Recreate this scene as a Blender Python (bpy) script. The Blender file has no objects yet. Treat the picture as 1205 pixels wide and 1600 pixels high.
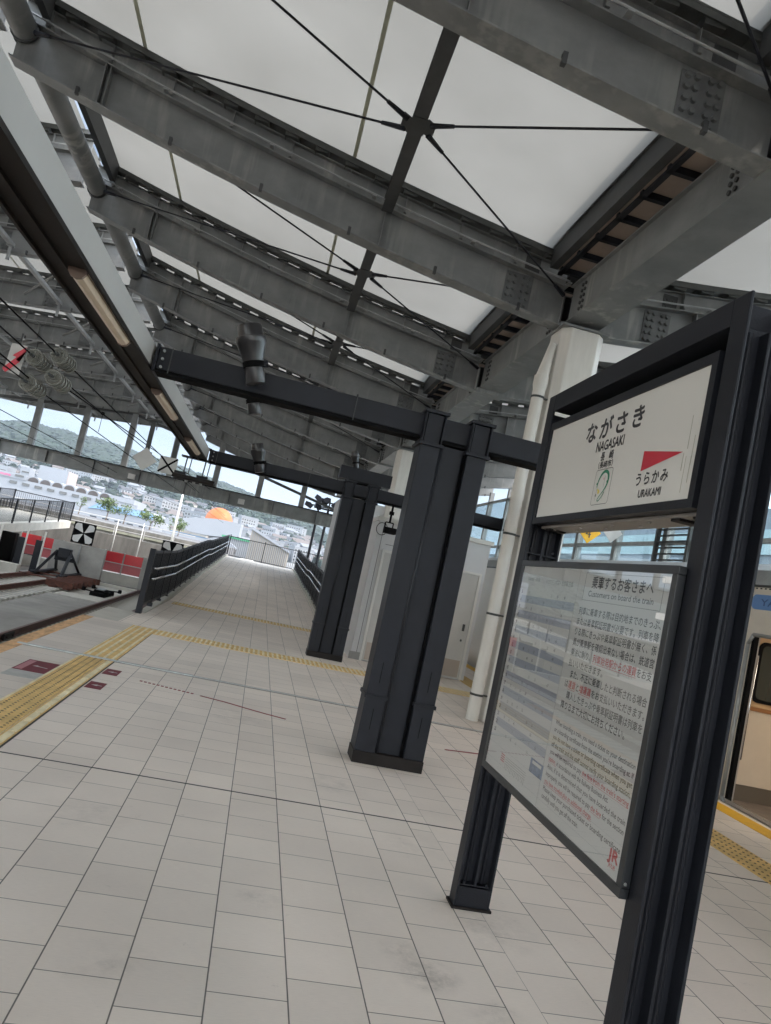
import bpy, math, random
from mathutils import Vector, Matrix, noise as mnoise
random.seed(7)
SC = bpy.context.scene
COL = SC.collection
R = math.radians

# ------------------------------------------------------------------ camera
cam = bpy.data.cameras.new('camera'); camo = bpy.data.objects.new('camera', cam); COL.objects.link(camo)
CH = 1.5756
def cam_rot(yaw, pitch, roll):
    cy, sy, cp, sp = math.cos(yaw), math.sin(yaw), math.cos(pitch), math.sin(pitch)
    f = Vector((sy*cp, cy*cp, sp)); r = Vector((cy, -sy, 0)); u = r.cross(f)
    c, n = math.cos(roll), math.sin(roll)
    r2 = c*r+n*u; u2 = -n*r+c*u
    return Matrix((r2, u2, -f)).transposed()
camo.matrix_world = Matrix.Translation((0, 0, CH)) @ cam_rot(R(8.54983), R(5.01601), R(12.41982)).to_4x4()
cam.sensor_fit = 'VERTICAL'; cam.sensor_height = 36; cam.lens = 1157.257/1600*36
cam.clip_start = .05; cam.clip_end = 9000
SC.camera = camo

# ------------------------------------------------------------------ world and sun
SKY_BOOST = 3.9
SUN_EL, SUN_AZ = R(50), R(112)         # azimuth clockwise from +Y
w = bpy.data.worlds.new('World'); SC.world = w; w.use_nodes = True
nt = w.node_tree; nt.nodes.clear()
def wn(t, **k):
    n = nt.nodes.new(t)
    for a, b in k.items(): setattr(n, a, b)
    return n
sky = wn('ShaderNodeTexSky', sky_type='NISHITA', sun_disc=False, sun_elevation=SUN_EL, sun_rotation=SUN_AZ, air_density=1.0, dust_density=1.5, ozone_density=1.2)
tc = wn('ShaderNodeTexCoord'); mp = wn('ShaderNodeMapping'); mp.inputs['Scale'].default_value = (1.6, 1.6, 7)
no = wn('ShaderNodeTexNoise'); no.inputs['Scale'].default_value = 2.2; no.inputs['Detail'].default_value = 9; no.inputs['Roughness'].default_value = .56
cr = wn('ShaderNodeValToRGB'); cr.color_ramp.elements[0].position = .38; cr.color_ramp.elements[1].position = .60
cr.color_ramp.elements[0].color = (.12, .12, .12, 1); cr.color_ramp.elements[1].color = (.95, .95, .95, 1)
mx = wn('ShaderNodeMix', data_type='RGBA'); mx.inputs[7].default_value = (5.0, 6.3, 7.6, 1)
bg = wn('ShaderNodeBackground'); bg.inputs['Strength'].default_value = .07
out = wn('ShaderNodeOutputWorld')
L = nt.links.new
# extra sky brightness added out of view to light the floor, dimmed in view
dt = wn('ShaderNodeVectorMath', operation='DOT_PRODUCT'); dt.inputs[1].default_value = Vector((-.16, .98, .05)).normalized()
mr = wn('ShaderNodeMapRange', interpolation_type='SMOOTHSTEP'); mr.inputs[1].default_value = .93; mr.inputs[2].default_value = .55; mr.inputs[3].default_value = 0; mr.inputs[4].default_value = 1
mc = wn('ShaderNodeMix', data_type='RGBA'); mc.inputs[6].default_value = (.60, .58, .58, 1); mc.inputs[7].default_value = (SKY_BOOST*1.17, SKY_BOOST*1.0, SKY_BOOST*.86, 1)
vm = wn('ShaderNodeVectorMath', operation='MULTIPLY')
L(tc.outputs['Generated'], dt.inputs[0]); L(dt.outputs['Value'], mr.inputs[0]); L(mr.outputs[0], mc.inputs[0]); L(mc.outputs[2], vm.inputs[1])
L(tc.outputs['Generated'], mp.inputs[0]); L(mp.outputs[0], no.inputs['Vector']); L(no.outputs['Fac'], cr.inputs[0])
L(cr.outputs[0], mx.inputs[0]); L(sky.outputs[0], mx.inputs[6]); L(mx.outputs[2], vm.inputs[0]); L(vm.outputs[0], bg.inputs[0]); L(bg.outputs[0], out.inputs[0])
sun = bpy.data.lights.new('sun', 'SUN'); sun.energy = .9; sun.angle = R(3); sun.color = (1, .93, .83)
suno = bpy.data.objects.new('sun', sun); COL.objects.link(suno)
sd = Vector((math.sin(SUN_AZ)*math.cos(SUN_EL), math.cos(SUN_AZ)*math.cos(SUN_EL), math.sin(SUN_EL)))
suno.rotation_euler = sd.to_track_quat('Z', 'Y').to_euler()
vs = SC.view_settings; vs.view_transform = 'Standard'; vs.look = 'None'; vs.exposure = 1.74; vs.gamma = 1
SC.cycles.use_denoising = True
SC.cycles.max_bounces = 8; SC.cycles.diffuse_bounces = 4; SC.cycles.transmission_bounces = 6; SC.cycles.transparent_max_bounces = 12
SC.cycles.caustics_reflective = False; SC.cycles.caustics_refractive = False
SC.cycles.sample_clamp_indirect = 6

# ------------------------------------------------------------------ materials
MATS = {}
def mat(name, color, rough=.6, metal=0, var=0, vscale=4, bump=0, bscale=40, spec=.5, stretch=(1, 1, 1), col2=None, coat=0):
    """principled material, colour broken up by noise in object coordinates"""
    m = bpy.data.materials.new(name); m.use_nodes = True; t = m.node_tree; b = t.nodes['Principled BSDF']
    b.inputs['Roughness'].default_value = rough; b.inputs['Metallic'].default_value = metal
    b.inputs['Specular IOR Level'].default_value = spec; b.inputs['Coat Weight'].default_value = coat
    c = (*color, 1)
    b.inputs['Base Color'].default_value = c
    if var or bump:
        tc = t.nodes.new('ShaderNodeTexCoord'); mp = t.nodes.new('ShaderNodeMapping'); mp.inputs['Scale'].default_value = stretch
        t.links.new(tc.outputs['Object'], mp.inputs[0])
    if var:
        n = t.nodes.new('ShaderNodeTexNoise'); n.inputs['Scale'].default_value = vscale; n.inputs['Detail'].default_value = 8; n.inputs['Roughness'].default_value = .65
        t.links.new(mp.outputs[0], n.inputs['Vector'])
        r = t.nodes.new('ShaderNodeValToRGB'); r.color_ramp.elements[0].position = .32; r.color_ramp.elements[1].position = .68
        lo = [max(0, x*(1-var)) for x in color]; hi = [min(1, x*(1+var)) for x in color]
        if col2: lo, hi = list(color), list(col2)
        r.color_ramp.elements[0].color = (*lo, 1); r.color_ramp.elements[1].color = (*hi, 1)
        t.links.new(n.outputs['Fac'], r.inputs[0]); t.links.new(r.outputs[0], b.inputs['Base Color'])
        mr = t.nodes.new('ShaderNodeMapRange'); mr.inputs[3].default_value = max(.02, rough-.12); mr.inputs[4].default_value = min(1, rough+.12)
        t.links.new(n.outputs['Fac'], mr.inputs[0]); t.links.new(mr.outputs[0], b.inputs['Roughness'])
    if bump:
        n2 = t.nodes.new('ShaderNodeTexNoise'); n2.inputs['Scale'].default_value = bscale; n2.inputs['Detail'].default_value = 4
        t.links.new(mp.outputs[0], n2.inputs['Vector'])
        bp = t.nodes.new('ShaderNodeBump'); bp.inputs['Strength'].default_value = bump; bp.inputs['Distance'].default_value = .01
        t.links.new(n2.outputs['Fac'], bp.inputs['Height']); t.links.new(bp.outputs[0], b.inputs['Normal'])
    MATS[name] = m
    return m
dark = mat('dark_steel_paint', (.0145, .0155, .0205), .46, spec=.2, var=.22, vscale=3, bump=.12, bscale=180)
darkv = mat('dark_steel_face', (.0165, .0178, .0235), .46, spec=.2, var=.2, vscale=3, bump=.1, bscale=180)
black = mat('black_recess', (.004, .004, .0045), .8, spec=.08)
galv = mat('galvanised_steel', (.12, .128, .128), .52, metal=.25, var=.0, vscale=2.0, bump=.1, bscale=60)
galvd = mat('galvanised_steel_dull', (.055, .057, .058), .6, metal=.2, var=.3, vscale=3, bump=.1)
galvl = mat('galvanised_steel_light', (.30, .31, .31), .5, metal=.2, var=.22, vscale=3)
white = mat('white_paint', (.62, .61, .58), .45, var=.06, vscale=2, stretch=(1, 1, .25))
cream = mat('aged_white_paint', (.64, .62, .58), .5, var=.10, vscale=2.5, stretch=(2, 2, .35))
ductw = mat('light_cover_paint', (.43, .415, .40), .5, var=.05, vscale=2)
brown = mat('brown_black_steel', (.016, .013, .012), .6, spec=.2, var=.3, vscale=6)
lampc = mat('lamp_diffuser', (.62, .50, .38), .35, var=.08, vscale=5)
signw = mat('sign_white', (.70, .69, .66), .28, var=0, vscale=2, spec=.5)
ink = mat('ink', (.035, .035, .04), .5)
redp = mat('sign_red', (.55, .025, .05), .4)
rede = mat('red_ink', (.52, .035, .04), .5)
green = mat('emblem_green', (.02, .22, .12), .5)
yellowp = mat('yellow_paint', (.75, .42, .02), .6, var=.12, vscale=6)
yel_em = mat('emblem_yellow', (.75, .6, .12), .5); pink_em = mat('emblem_pink', (.75, .4, .45), .5)
tact = mat('tactile_yellow', (.70, .48, .19), .75, var=.22, vscale=5, bump=.3, bscale=120)
tactl = mat('tactile_pale', (.78, .68, .45), .75, var=.2, vscale=6, bump=.3, bscale=120)
tactd = mat('tactile_dark', (.20, .14, .07), .8, var=.3, vscale=9)
edge = mat('worn_orange', (.60, .36, .18), .8, var=.35, vscale=14, bump=.2, stretch=(1, .3, 1))
conc = mat('concrete', (.36, .35, .33), .85, var=.18, vscale=1.5, bump=.3, bscale=60)
concd = mat('stained_concrete', (.19, .185, .17), .85, var=.35, vscale=1.2, bump=.3, bscale=40)
concl = mat('pale_concrete', (.50, .48, .43), .85, var=.12, vscale=2, bump=.25, bscale=60)
concw = mat('weathered_concrete', (.15, .14, .125), .9, var=.5, vscale=.9, bump=.3, stretch=(1, 1, .25))
rust = mat('rusted_steel', (.10, .035, .022), .8, var=.45, vscale=9, bump=.4, bscale=80)
railm = mat('rail_brown', (.10, .042, .03), .6, var=.4, vscale=8)
inox = mat('stainless', (.62, .63, .64), .25, metal=.85)
redpan = mat('red_panel', (.62, .02, .03), .4, var=.08, vscale=3)
redpal = mat('faded_red_panel', (.50, .12, .13), .5, var=.1, vscale=3)
porc = mat('insulator_glaze', (.22, .22, .20), .15, var=.15, vscale=10, coat=.5)
walls = mat('building_panel', (.56, .56, .57), .5, var=.04, vscale=1.5)
doorm = mat('door_grey', (.47, .46, .44), .45, var=.05, vscale=2)
skirt = mat('skirting_grey', (.30, .30, .29), .7, var=.15, vscale=3)
redline = mat('floor_red', (.26, .045, .05), .7, var=.25, vscale=12)
maroon = mat('floor_maroon', (.15, .018, .03), .7, var=.2, vscale=10)
joint = mat('joint_black', (.05, .05, .05), .8)
plate = mat('joint_plate', (.50, .51, .50), .45, metal=.5, var=.25, vscale=9)
sideboard = mat('white_board', (.50, .49, .48), .5, var=.05)
tanp = mat('tan_gutter_panel', (.36, .28, .225), .7, var=.1, vscale=3)
trainw = mat('train_body', (.60, .55, .48), .35, var=.03)
tanw = mat('train_interior_tan', (.52, .33, .17), .5, var=.05)
tanl = mat('train_interior_pale', (.56, .47, .37), .5, var=.04)
bluep = mat('blue_panel', (.10, .22, .48), .4)
blued = mat('dark_blue_ink', (.03, .08, .22), .5)
trainfl = mat('train_floor', (.16, .13, .11), .6, var=.3, vscale=8)

def streaky(m):
    """galvanised steel: mottled grey with pale vertical runs"""
    t = m.node_tree; b = t.nodes['Principled BSDF']
    tc = t.nodes.new('ShaderNodeTexCoord')
    def noise(scale, st, det=6):
        mp = t.nodes.new('ShaderNodeMapping'); mp.inputs['Scale'].default_value = st; t.links.new(tc.outputs['Object'], mp.inputs[0])
        n = t.nodes.new('ShaderNodeTexNoise'); n.inputs['Scale'].default_value = scale; n.inputs['Detail'].default_value = det; n.inputs['Roughness'].default_value = .6
        t.links.new(mp.outputs[0], n.inputs['Vector']); return n
    n1 = noise(1.3, (1, 1, 1.5)); n2 = noise(5, (1, 1, .12), 3); n3 = noise(.5, (1, 1, 1), 2)
    r1 = t.nodes.new('ShaderNodeValToRGB'); r1.color_ramp.elements[0].position = .3; r1.color_ramp.elements[1].position = .7
    r1.color_ramp.elements[0].color = (.145, .151, .152, 1); r1.color_ramp.elements[1].color = (.245, .25, .248, 1)
    t.links.new(n1.outputs['Fac'], r1.inputs[0])
    r2 = t.nodes.new('ShaderNodeValToRGB'); r2.color_ramp.elements[0].position = .52; r2.color_ramp.elements[1].position = .66
    mu = t.nodes.new('ShaderNodeMath'); mu.operation = 'MULTIPLY'
    r3 = t.nodes.new('ShaderNodeValToRGB'); r3.color_ramp.elements[0].position = .45; r3.color_ramp.elements[1].position = .62
    t.links.new(n2.outputs['Fac'], r2.inputs[0]); t.links.new(n3.outputs['Fac'], r3.inputs[0])
    t.links.new(r2.outputs[0], mu.inputs[0]); t.links.new(r3.outputs[0], mu.inputs[1])
    mx = t.nodes.new('ShaderNodeMix'); mx.data_type = 'RGBA'; mx.inputs[7].default_value = (.32, .32, .30, 1)
    t.links.new(mu.outputs[0], mx.inputs[0]); t.links.new(r1.outputs[0], mx.inputs[6]); t.links.new(mx.outputs[2], b.inputs['Base Color'])
    mr = t.nodes.new('ShaderNodeMapRange'); mr.inputs[3].default_value = .42; mr.inputs[4].default_value = .68
    t.links.new(n1.outputs['Fac'], mr.inputs[0]); t.links.new(mr.outputs[0], b.inputs['Roughness'])
streaky(galv)
galvs = mat('splice_steel', (.13, .135, .135), .55, metal=.2, var=.25, vscale=4)

def glassmat(name, tint, rough=.02, refl=.08):
    m = bpy.data.materials.new(name); m.use_nodes = True; t = m.node_tree; t.nodes.clear()
    o = t.nodes.new('ShaderNodeOutputMaterial'); tr = t.nodes.new('ShaderNodeBsdfTransparent'); tr.inputs[0].default_value = (*tint, 1)
    gl = t.nodes.new('ShaderNodeBsdfGlossy'); gl.inputs['Roughness'].default_value = rough
    lw = t.nodes.new('ShaderNodeLayerWeight'); lw.inputs[0].default_value = .5
    pw = t.nodes.new('ShaderNodeMath'); pw.operation = 'POWER'; pw.inputs[1].default_value = 5; t.links.new(lw.outputs['Facing'], pw.inputs[0])
    ma = t.nodes.new('ShaderNodeMath'); ma.operation = 'MULTIPLY_ADD'; ma.inputs[1].default_value = .92; ma.inputs[2].default_value = refl; t.links.new(pw.outputs[0], ma.inputs[0])
    mxs = t.nodes.new('ShaderNodeMixShader')
    t.links.new(ma.outputs[0], mxs.inputs[0]); t.links.new(tr.outputs[0], mxs.inputs[1]); t.links.new(gl.outputs[0], mxs.inputs[2]); t.links.new(mxs.outputs[0], o.inputs[0])
    return m
glass = glassmat('clear_glass', (.80, .88, .90))
coverg = glassmat('notice_glazing', (.93, .94, .94), .01, .2)
darkglass = mat('dark_glass', (.02, .025, .03), .06, spec=.8)

def membrane_mat():
    m = bpy.data.materials.new('roof_membrane_fabric'); m.use_nodes = True; t = m.node_tree; t.nodes.clear()
    o = t.nodes.new('ShaderNodeOutputMaterial'); tc = t.nodes.new('ShaderNodeTexCoord')
    n = t.nodes.new('ShaderNodeTexNoise'); n.inputs['Scale'].default_value = .55; n.inputs['Detail'].default_value = 6
    t.links.new(tc.outputs['Object'], n.inputs['Vector'])
    r = t.nodes.new('ShaderNodeValToRGB'); r.color_ramp.elements[0].position = .3; r.color_ramp.elements[1].position = .7
    r.color_ramp.elements[0].color = (.120, .118, .109, 1); r.color_ramp.elements[1].color = (.158, .156, .146, 1)
    t.links.new(n.outputs['Fac'], r.inputs[0])
    a = t.nodes.new('ShaderNodeBsdfTranslucent'); d = t.nodes.new('ShaderNodeBsdfDiffuse'); s = t.nodes.new('ShaderNodeMixShader'); s.inputs[0].default_value = .4
    t.links.new(r.outputs[0], a.inputs[0]); d.inputs[0].default_value = (.36, .355, .335, 1)
    t.links.new(a.outputs[0], s.inputs[1]); t.links.new(d.outputs[0], s.inputs[2]); t.links.new(s.outputs[0], o.inputs[0])
    return m
membrane = membrane_mat()
seamm = mat('membrane_seam', (.42, .43, .33), .7)

def paving(name, x0, stagger=True, S=.2993, gain=1.0):
    """300 mm square pavers in staggered columns along the platform, one narrow column at x 1.36-1.51"""
    m = bpy.data.materials.new(name); m.use_nodes = True; t = m.node_tree; b = t.nodes['Principled BSDF']; Lk = t.links.new
    N = t.nodes.new
    def M(op, a, c=None):
        n = N('ShaderNodeMath'); n.operation = op
        for i, v in enumerate((a, c)):
            if v is None: continue
            if isinstance(v, (int, float)): n.inputs[i].default_value = v
            else: Lk(v, n.inputs[i])
        return n.outputs[0]
    tc = N('ShaderNodeTexCoord'); sp = N('ShaderNodeSeparateXYZ'); Lk(tc.outputs['Object'], sp.inputs[0])
    X, Y = sp.outputs[0], sp.outputs[1]
    step = M('MULTIPLY', M('GREATER_THAN', X, 1.508), .149)
    u = M('DIVIDE', M('SUBTRACT', M('ADD', X, step), x0), S)
    col = M('FLOOR', u); fu = M('SUBTRACT', u, col)
    par = M('MODULO', M('ADD', col, 100), 2)
    v = M('ADD', M('DIVIDE', M('SUBTRACT', Y, .105), .3005), M('MULTIPLY', par, .5 if stagger else 0))
    row = M('FLOOR', v); fv = M('SUBTRACT', v, row)
    def dist(f): return M('MINIMUM', f, M('SUBTRACT', 1, f))
    du = M('MULTIPLY', dist(fu), S); dv = M('MULTIPLY', dist(fv), .3)
    g = M('MINIMUM', M('DIVIDE', du, .0029), M('DIVIDE', dv, .0023))
    gm = N('ShaderNodeMapRange'); gm.inputs[1].default_value = .7; gm.inputs[2].default_value = 1.25; Lk(g, gm.inputs[0])   # 0 in joint, 1 on tile
    cb = N('ShaderNodeCombineXYZ'); Lk(col, cb.inputs[0]); Lk(row, cb.inputs[1])
    wn_ = N('ShaderNodeTexWhiteNoise'); wn_.noise_dimensions = '2D'; Lk(cb.outputs[0], wn_.inputs['Vector'])
    n1 = N('ShaderNodeTexNoise'); n1.inputs['Scale'].default_value = .9; n1.inputs['Detail'].default_value = 6; Lk(tc.outputs['Object'], n1.inputs['Vector'])
    mp = N('ShaderNodeMapping'); mp.inputs['Scale'].default_value = (1, 9, 1); Lk(tc.outputs['Object'], mp.inputs[0])
    n2 = N('ShaderNodeTexNoise'); n2.inputs['Scale'].default_value = 26; n2.inputs['Detail'].default_value = 5; Lk(mp.outputs[0], n2.inputs['Vector'])
    n3 = N('ShaderNodeTexNoise'); n3.inputs['Scale'].default_value = 7; n3.inputs['Detail'].default_value = 9; n3.inputs['Roughness'].default_value = .8; Lk(tc.outputs['Object'], n3.inputs['Vector'])
    sp3 = N('ShaderNodeValToRGB'); sp3.color_ramp.elements[0].position = .62; sp3.color_ramp.elements[1].position = .75; Lk(n3.outputs['Fac'], sp3.inputs[0])
    base = M('ADD', M('ADD', M('MULTIPLY', wn_.outputs[0], .065), M('MULTIPLY', n1.outputs['Fac'], .26)), M('MULTIPLY', n2.outputs['Fac'], .12))
    val = M('MULTIPLY', M('ADD', base, .47), gain)
    # a few scuffs with a place of their own
    for (sx, sy, sr, k) in ((1.07, 3.13, .17, .75), (.98, 3.30, .12, .45), (1.30, 2.88, .15, .4), (.35, 3.6, .14, .4), (-.6, 4.3, .3, .25), (.9, 5.6, .3, .3), (-.2, 2.9, .2, .25), (1.5, 3.65, .3, .35), (.1, 7.2, .4, .3), (1.3, 4.6, .3, .2), (2.4, 5.4, .4, .3)):
        dx = M('SUBTRACT', X, sx); dy = M('SUBTRACT', Y, sy)
        d = M('SQRT', M('ADD', M('MULTIPLY', dx, dx), M('MULTIPLY', dy, dy)))
        f = M('MAXIMUM', M('SUBTRACT', 1, M('DIVIDE', d, sr)), 0)
        thr = N('ShaderNodeMapRange'); thr.inputs[1].default_value = .42; thr.inputs[2].default_value = .66; Lk(n3.outputs['Fac'], thr.inputs[0])
        val = M('MULTIPLY', val, M('SUBTRACT', 1, M('MULTIPLY', M('MULTIPLY', f, thr.outputs[0]), k*.8)))
    val = M('MULTIPLY', val, M('SUBTRACT', 1, M('MULTIPLY', sp3.outputs[0], .38)))
    cc = N('ShaderNodeCombineColor'); Lk(M('MULTIPLY', val, 1.09), cc.inputs[0]); Lk(M('MULTIPLY', val, .98), cc.inputs[1]); Lk(M('MULTIPLY', val, .88), cc.inputs[2])
    mx = N('ShaderNodeMix'); mx.data_type = 'RGBA'; mx.inputs[6].default_value = (.15, .14, .125, 1)
    Lk(gm.outputs[0], mx.inputs[0]); Lk(cc.outputs[0], mx.inputs[7]); Lk(mx.outputs[2], b.inputs['Base Color'])
    b.inputs['Roughness'].default_value = .62; b.inputs['Specular IOR Level'].default_value = .4
    bp = N('ShaderNodeBump'); bp.inputs['Strength'].default_value = .5; bp.inputs['Distance'].default_value = .003
    Lk(M('ADD', gm.outputs[0], M('MULTIPLY', n2.outputs['Fac'], .25)), bp.inputs['Height']); Lk(bp.outputs[0], b.inputs['Normal'])
    return m
pave = paving('platform_paving', .1595)

# ------------------------------------------------------------------ mesh builder
class MB:
    def __init__(s): s.v = []; s.f = []; s.mi = []
    def add(s, vs_, fs, k=0):
        o = len(s.v); s.v += [tuple(v) for v in vs_]; s.f += [tuple(i+o for i in f) for f in fs]; s.mi += [k]*len(fs); return s
    def box(s, x0, x1, y0, y1, z0, z1, k=0):
        return s.add([(x0, y0, z0), (x1, y0, z0), (x1, y1, z0), (x0, y1, z0), (x0, y0, z1), (x1, y0, z1), (x1, y1, z1), (x0, y1, z1)],
                     [(0, 3, 2, 1), (4, 5, 6, 7), (0, 1, 5, 4), (1, 2, 6, 5), (2, 3, 7, 6), (3, 0, 4, 7)], k)
    def hexa(s, p, k=0):      # 8 points, bottom 4 then top 4
        return s.add(p, [(0, 3, 2, 1), (4, 5, 6, 7), (0, 1, 5, 4), (1, 2, 6, 5), (2, 3, 7, 6), (3, 0, 4, 7)], k)
    def tube(s, a, b, r, n=8, r2=None, k=0, cap=True):
        a = Vector(a); b = Vector(b); d = (b-a).normalized(); u = d.orthogonal().normalized(); w_ = d.cross(u); r2 = r if r2 is None else r2
        vs_ = []
        for c, rr in ((a, r), (b, r2)):
            for i in range(n):
                t = 2*math.pi*(i+.5)/n; vs_.append(c+u*math.cos(t)*rr+w_*math.sin(t)*rr)
        fs = [(i, (i+1) % n, n+(i+1) % n, n+i) for i in range(n)]
        if cap: fs += [tuple(range(n-1, -1, -1)), tuple(range(n, 2*n))]
        return s.add(vs_, fs, k)
    def path(s, pts, r, n=8, k=0):
        for a, b in zip(pts, pts[1:]): s.tube(a, b, r, n, k=k)
        return s
    def lathe(s, prof, c=(0, 0, 0), axis='Z', n=24, k=0):    # prof: (radius, height)
        vs_ = []
        for r, h in prof:
            for i in range(n):
                t = 2*math.pi*i/n; p = (r*math.cos(t), r*math.sin(t), h)
                if axis == 'Y': p = (p[0], p[2], -p[1])
                if axis == 'X': p = (p[2], p[0], p[1])
                vs_.append((p[0]+c[0], p[1]+c[1], p[2]+c[2]))
        m_ = len(prof); fs = [(j*n+i, j*n+(i+1) % n, (j+1)*n+(i+1) % n, (j+1)*n+i) for j in range(m_-1) for i in range(n)]
        fs += [tuple(range(n-1, -1, -1)), tuple(range((m_-1)*n, m_*n))]
        return s.add(vs_, fs, k)
    def prism(s, poly, axis, a0, a1, k=0):
        """poly of 2D points extruded along an axis: 'X' -> (y,z), 'Y' -> (x,z), 'Z' -> (x,y)"""
        def P(p, a): return {'X': (a, p[0], p[1]), 'Y': (p[0], a, p[1]), 'Z': (p[0], p[1], a)}[axis]
        n = len(poly); vs_ = [P(p, a0) for p in poly]+[P(p, a1) for p in poly]
        fs = [tuple(range(n)), tuple(range(2*n-1, n-1, -1))]+[(i, n+i, n+(i+1) % n, (i+1) % n) for i in range(n)]
        return s.add(vs_, fs, k)
    def build(s, name, mats, parent=None, smooth=False, bevel=0, loc=None):
        me = bpy.data.meshes.new(name); me.from_pydata(s.v, [], s.f); me.update()
        if not isinstance(mats, (list, tuple)): mats = [mats]
        for m in mats: me.materials.append(m)
        if len(mats) > 1: me.polygons.foreach_set('material_index', s.mi)
        import bmesh
        bm = bmesh.new(); bm.from_mesh(me); bmesh.ops.recalc_face_normals(bm, faces=bm.faces)
        if smooth:
            for f in bm.faces: f.smooth = len(f.verts) <= 4
            for e in bm.edges:
                if len(e.link_faces) == 2 and e.calc_face_angle(0) > R(33): e.smooth = False
        bm.to_mesh(me); bm.free()
        o = bpy.data.objects.new(name, me); COL.objects.link(o)
        if bevel:
            md = o.modifiers.new('bevel', 'BEVEL'); md.width = bevel; md.segments = 2; md.limit_method = 'ANGLE'
        if loc: o.location = loc
        if parent:
            o.parent = parent
        return o
def tag(o, label=None, cat=None, group=None, kind=None):
    for k, v in (('label', label), ('category', cat), ('group', group), ('kind', kind)):
        if v: o[k] = v
    return o
def thing(name, label, cat, group=None, loc=(0, 0, 0)):
    o = bpy.data.objects.new(name, None); COL.objects.link(o); o.location = loc; o.empty_display_size = .1
    return tag(o, label, cat, group)
def dup(o, parent=None, loc=None, label=None):
    c = o.copy(); COL.objects.link(c)
    if parent: c.parent = parent
    if loc is not None: c.location = loc
    if label: c['label'] = label
    for ch in o.children: dup(ch, c)
    return c
def struct(name, mb, m, **k):
    o = mb.build(name, m, **k); o['kind'] = 'structure'; return o
def B(*a): return MB().box(*a)

# ------------------------------------------------------------------ setting: ground, platform, ramp, track bed
struct('ground', B(-3000, 3000, -300, 4100, -2.2, -1.62), mat('ground_grey', (.14, .14, .14), .9, var=.25, vscale=.02))
struct('platform_floor', B(-2.5, 5.42, -20, 12.4, -1.4, 0).box(-1.97, 5.42, 12.4, 18, -1.4, 0).box(1.99, 5.42, 18, 42, -1.4, 0), pave)
struct('platform_end_slab', B(-2.49, -1.972, 12.403, 14.3, -1.4, -.012), concl)
def ramp_z(y):
    if y < 18: return 0
    if y < 27.5: return .42*(y-18)/9.5
    if y < 29: return .42
    if y < 41: return .42+.48*(y-29)/12
    return .9
mb = MB(); ys = [18, 18.6]+[20+i for i in range(8)]+[27.5, 29, 31, 33, 35, 37, 39, 41, 43.5]
for a, b in zip(ys, ys[1:]):
    za, zb = ramp_z(a), ramp_z(b)
    mb.hexa([(-1.83, a, -1.4), (1.85, a, -1.4), (1.85, b, -1.4), (-1.83, b, -1.4), (-1.83, a, za), (1.85, a, za), (1.85, b, zb), (-1.83, b, zb)])
struct('ramp_floor', mb, paving('ramp_paving', .1595, gain=1.22))
mb = MB()
for x0, x1 in ((-1.97, -1.832), (1.852, 1.988)):
    for a, b in zip([14.3, 18]+ys[1:], ys[0:]):
        pass
    yk = ([14.3] if x0 < 0 else [])+ys
    for a, b in zip(yk, yk[1:]):
        za, zb = ramp_z(a)+.09 if a >= 18 else .004+.086*(a-14.3)/3.7, ramp_z(b)+.09
        mb.hexa([(x0, a, -1.4), (x1, a, -1.4), (x1, b, -1.4), (x0, b, -1.4), (x0, a, za), (x1, a, za), (x1, b, zb), (x0, b, zb)])
struct('ramp_kerb', mb, concl)

struct('edge_paving', B(-2.49, -1.724, -8.9, 12.398, -.2, .0018), paving('edge_paving', -2.49, False, .768, .82))
# expansion joints
struct('floor_joint', B(-2.5, 5.4, 5.045, 5.056, -.01, .0025), joint)
mb = B(-2.4, -.45, 8.86, 8.93, -.01, .012, ).box(-.45, 5.4, 8.885, 8.93, -.01, .004)
struct('joint_cover_plate', mb, plate)
struct('floor_joint', B(-2.4, 5.4, 8.845, 8.857, -.01, .003), joint)
struct('floor_joint', B(-.45, 5.4, 8.932, 8.94, -.01, .003), joint)

# tactile paving
def tactile(x0, x1, y0, y1, mode, m=tact, bar=None, pitch=.06, groups=None):
    mb = B(x0, x1, y0, y1, -.01, .006)
    if mode == 'dots':
        nx = int((x1-x0)/pitch); ny = int((y1-y0)/pitch)
        for i in range(nx):
            for j in range(ny):
                cx = x0+(i+.5)*(x1-x0)/nx; cy = y0+(j+.5)*(y1-y0)/ny
                r1, r2 = .0115, .007; n = 8; vs_ = [(cx+r1*math.cos(2*math.pi*q/n), cy+r1*math.sin(2*math.pi*q/n), .006) for q in range(n)]+[(cx+r2*math.cos(2*math.pi*q/n), cy+r2*math.sin(2*math.pi*q/n), .0115) for q in range(n)]
                mb.add(vs_, [(q, (q+1) % n, n+(q+1) % n, n+q) for q in range(n)]+[tuple(range(n, 2*n))], 1)
    if mode == 'long':     # bars along Y
        n = max(2, int((x1-x0)/.075)); y = y0
        while y < y1-.05:
            for i in range(n):
                cx = x0+(i+.5)*(x1-x0)/n
                mb.prism([(cx-.0175, .0055), (cx+.0175, .0055), (cx+.011, .011), (cx-.011, .011)], 'Y', y+.012, min(y+.288, y1-.01), 2)
            y += .3
    return struct('tactile_paving', mb, [m, tactd if mode == 'dots' else m, tactl])
tactile(-1.70, -1.43, -2, 8.84, 'dots')
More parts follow.
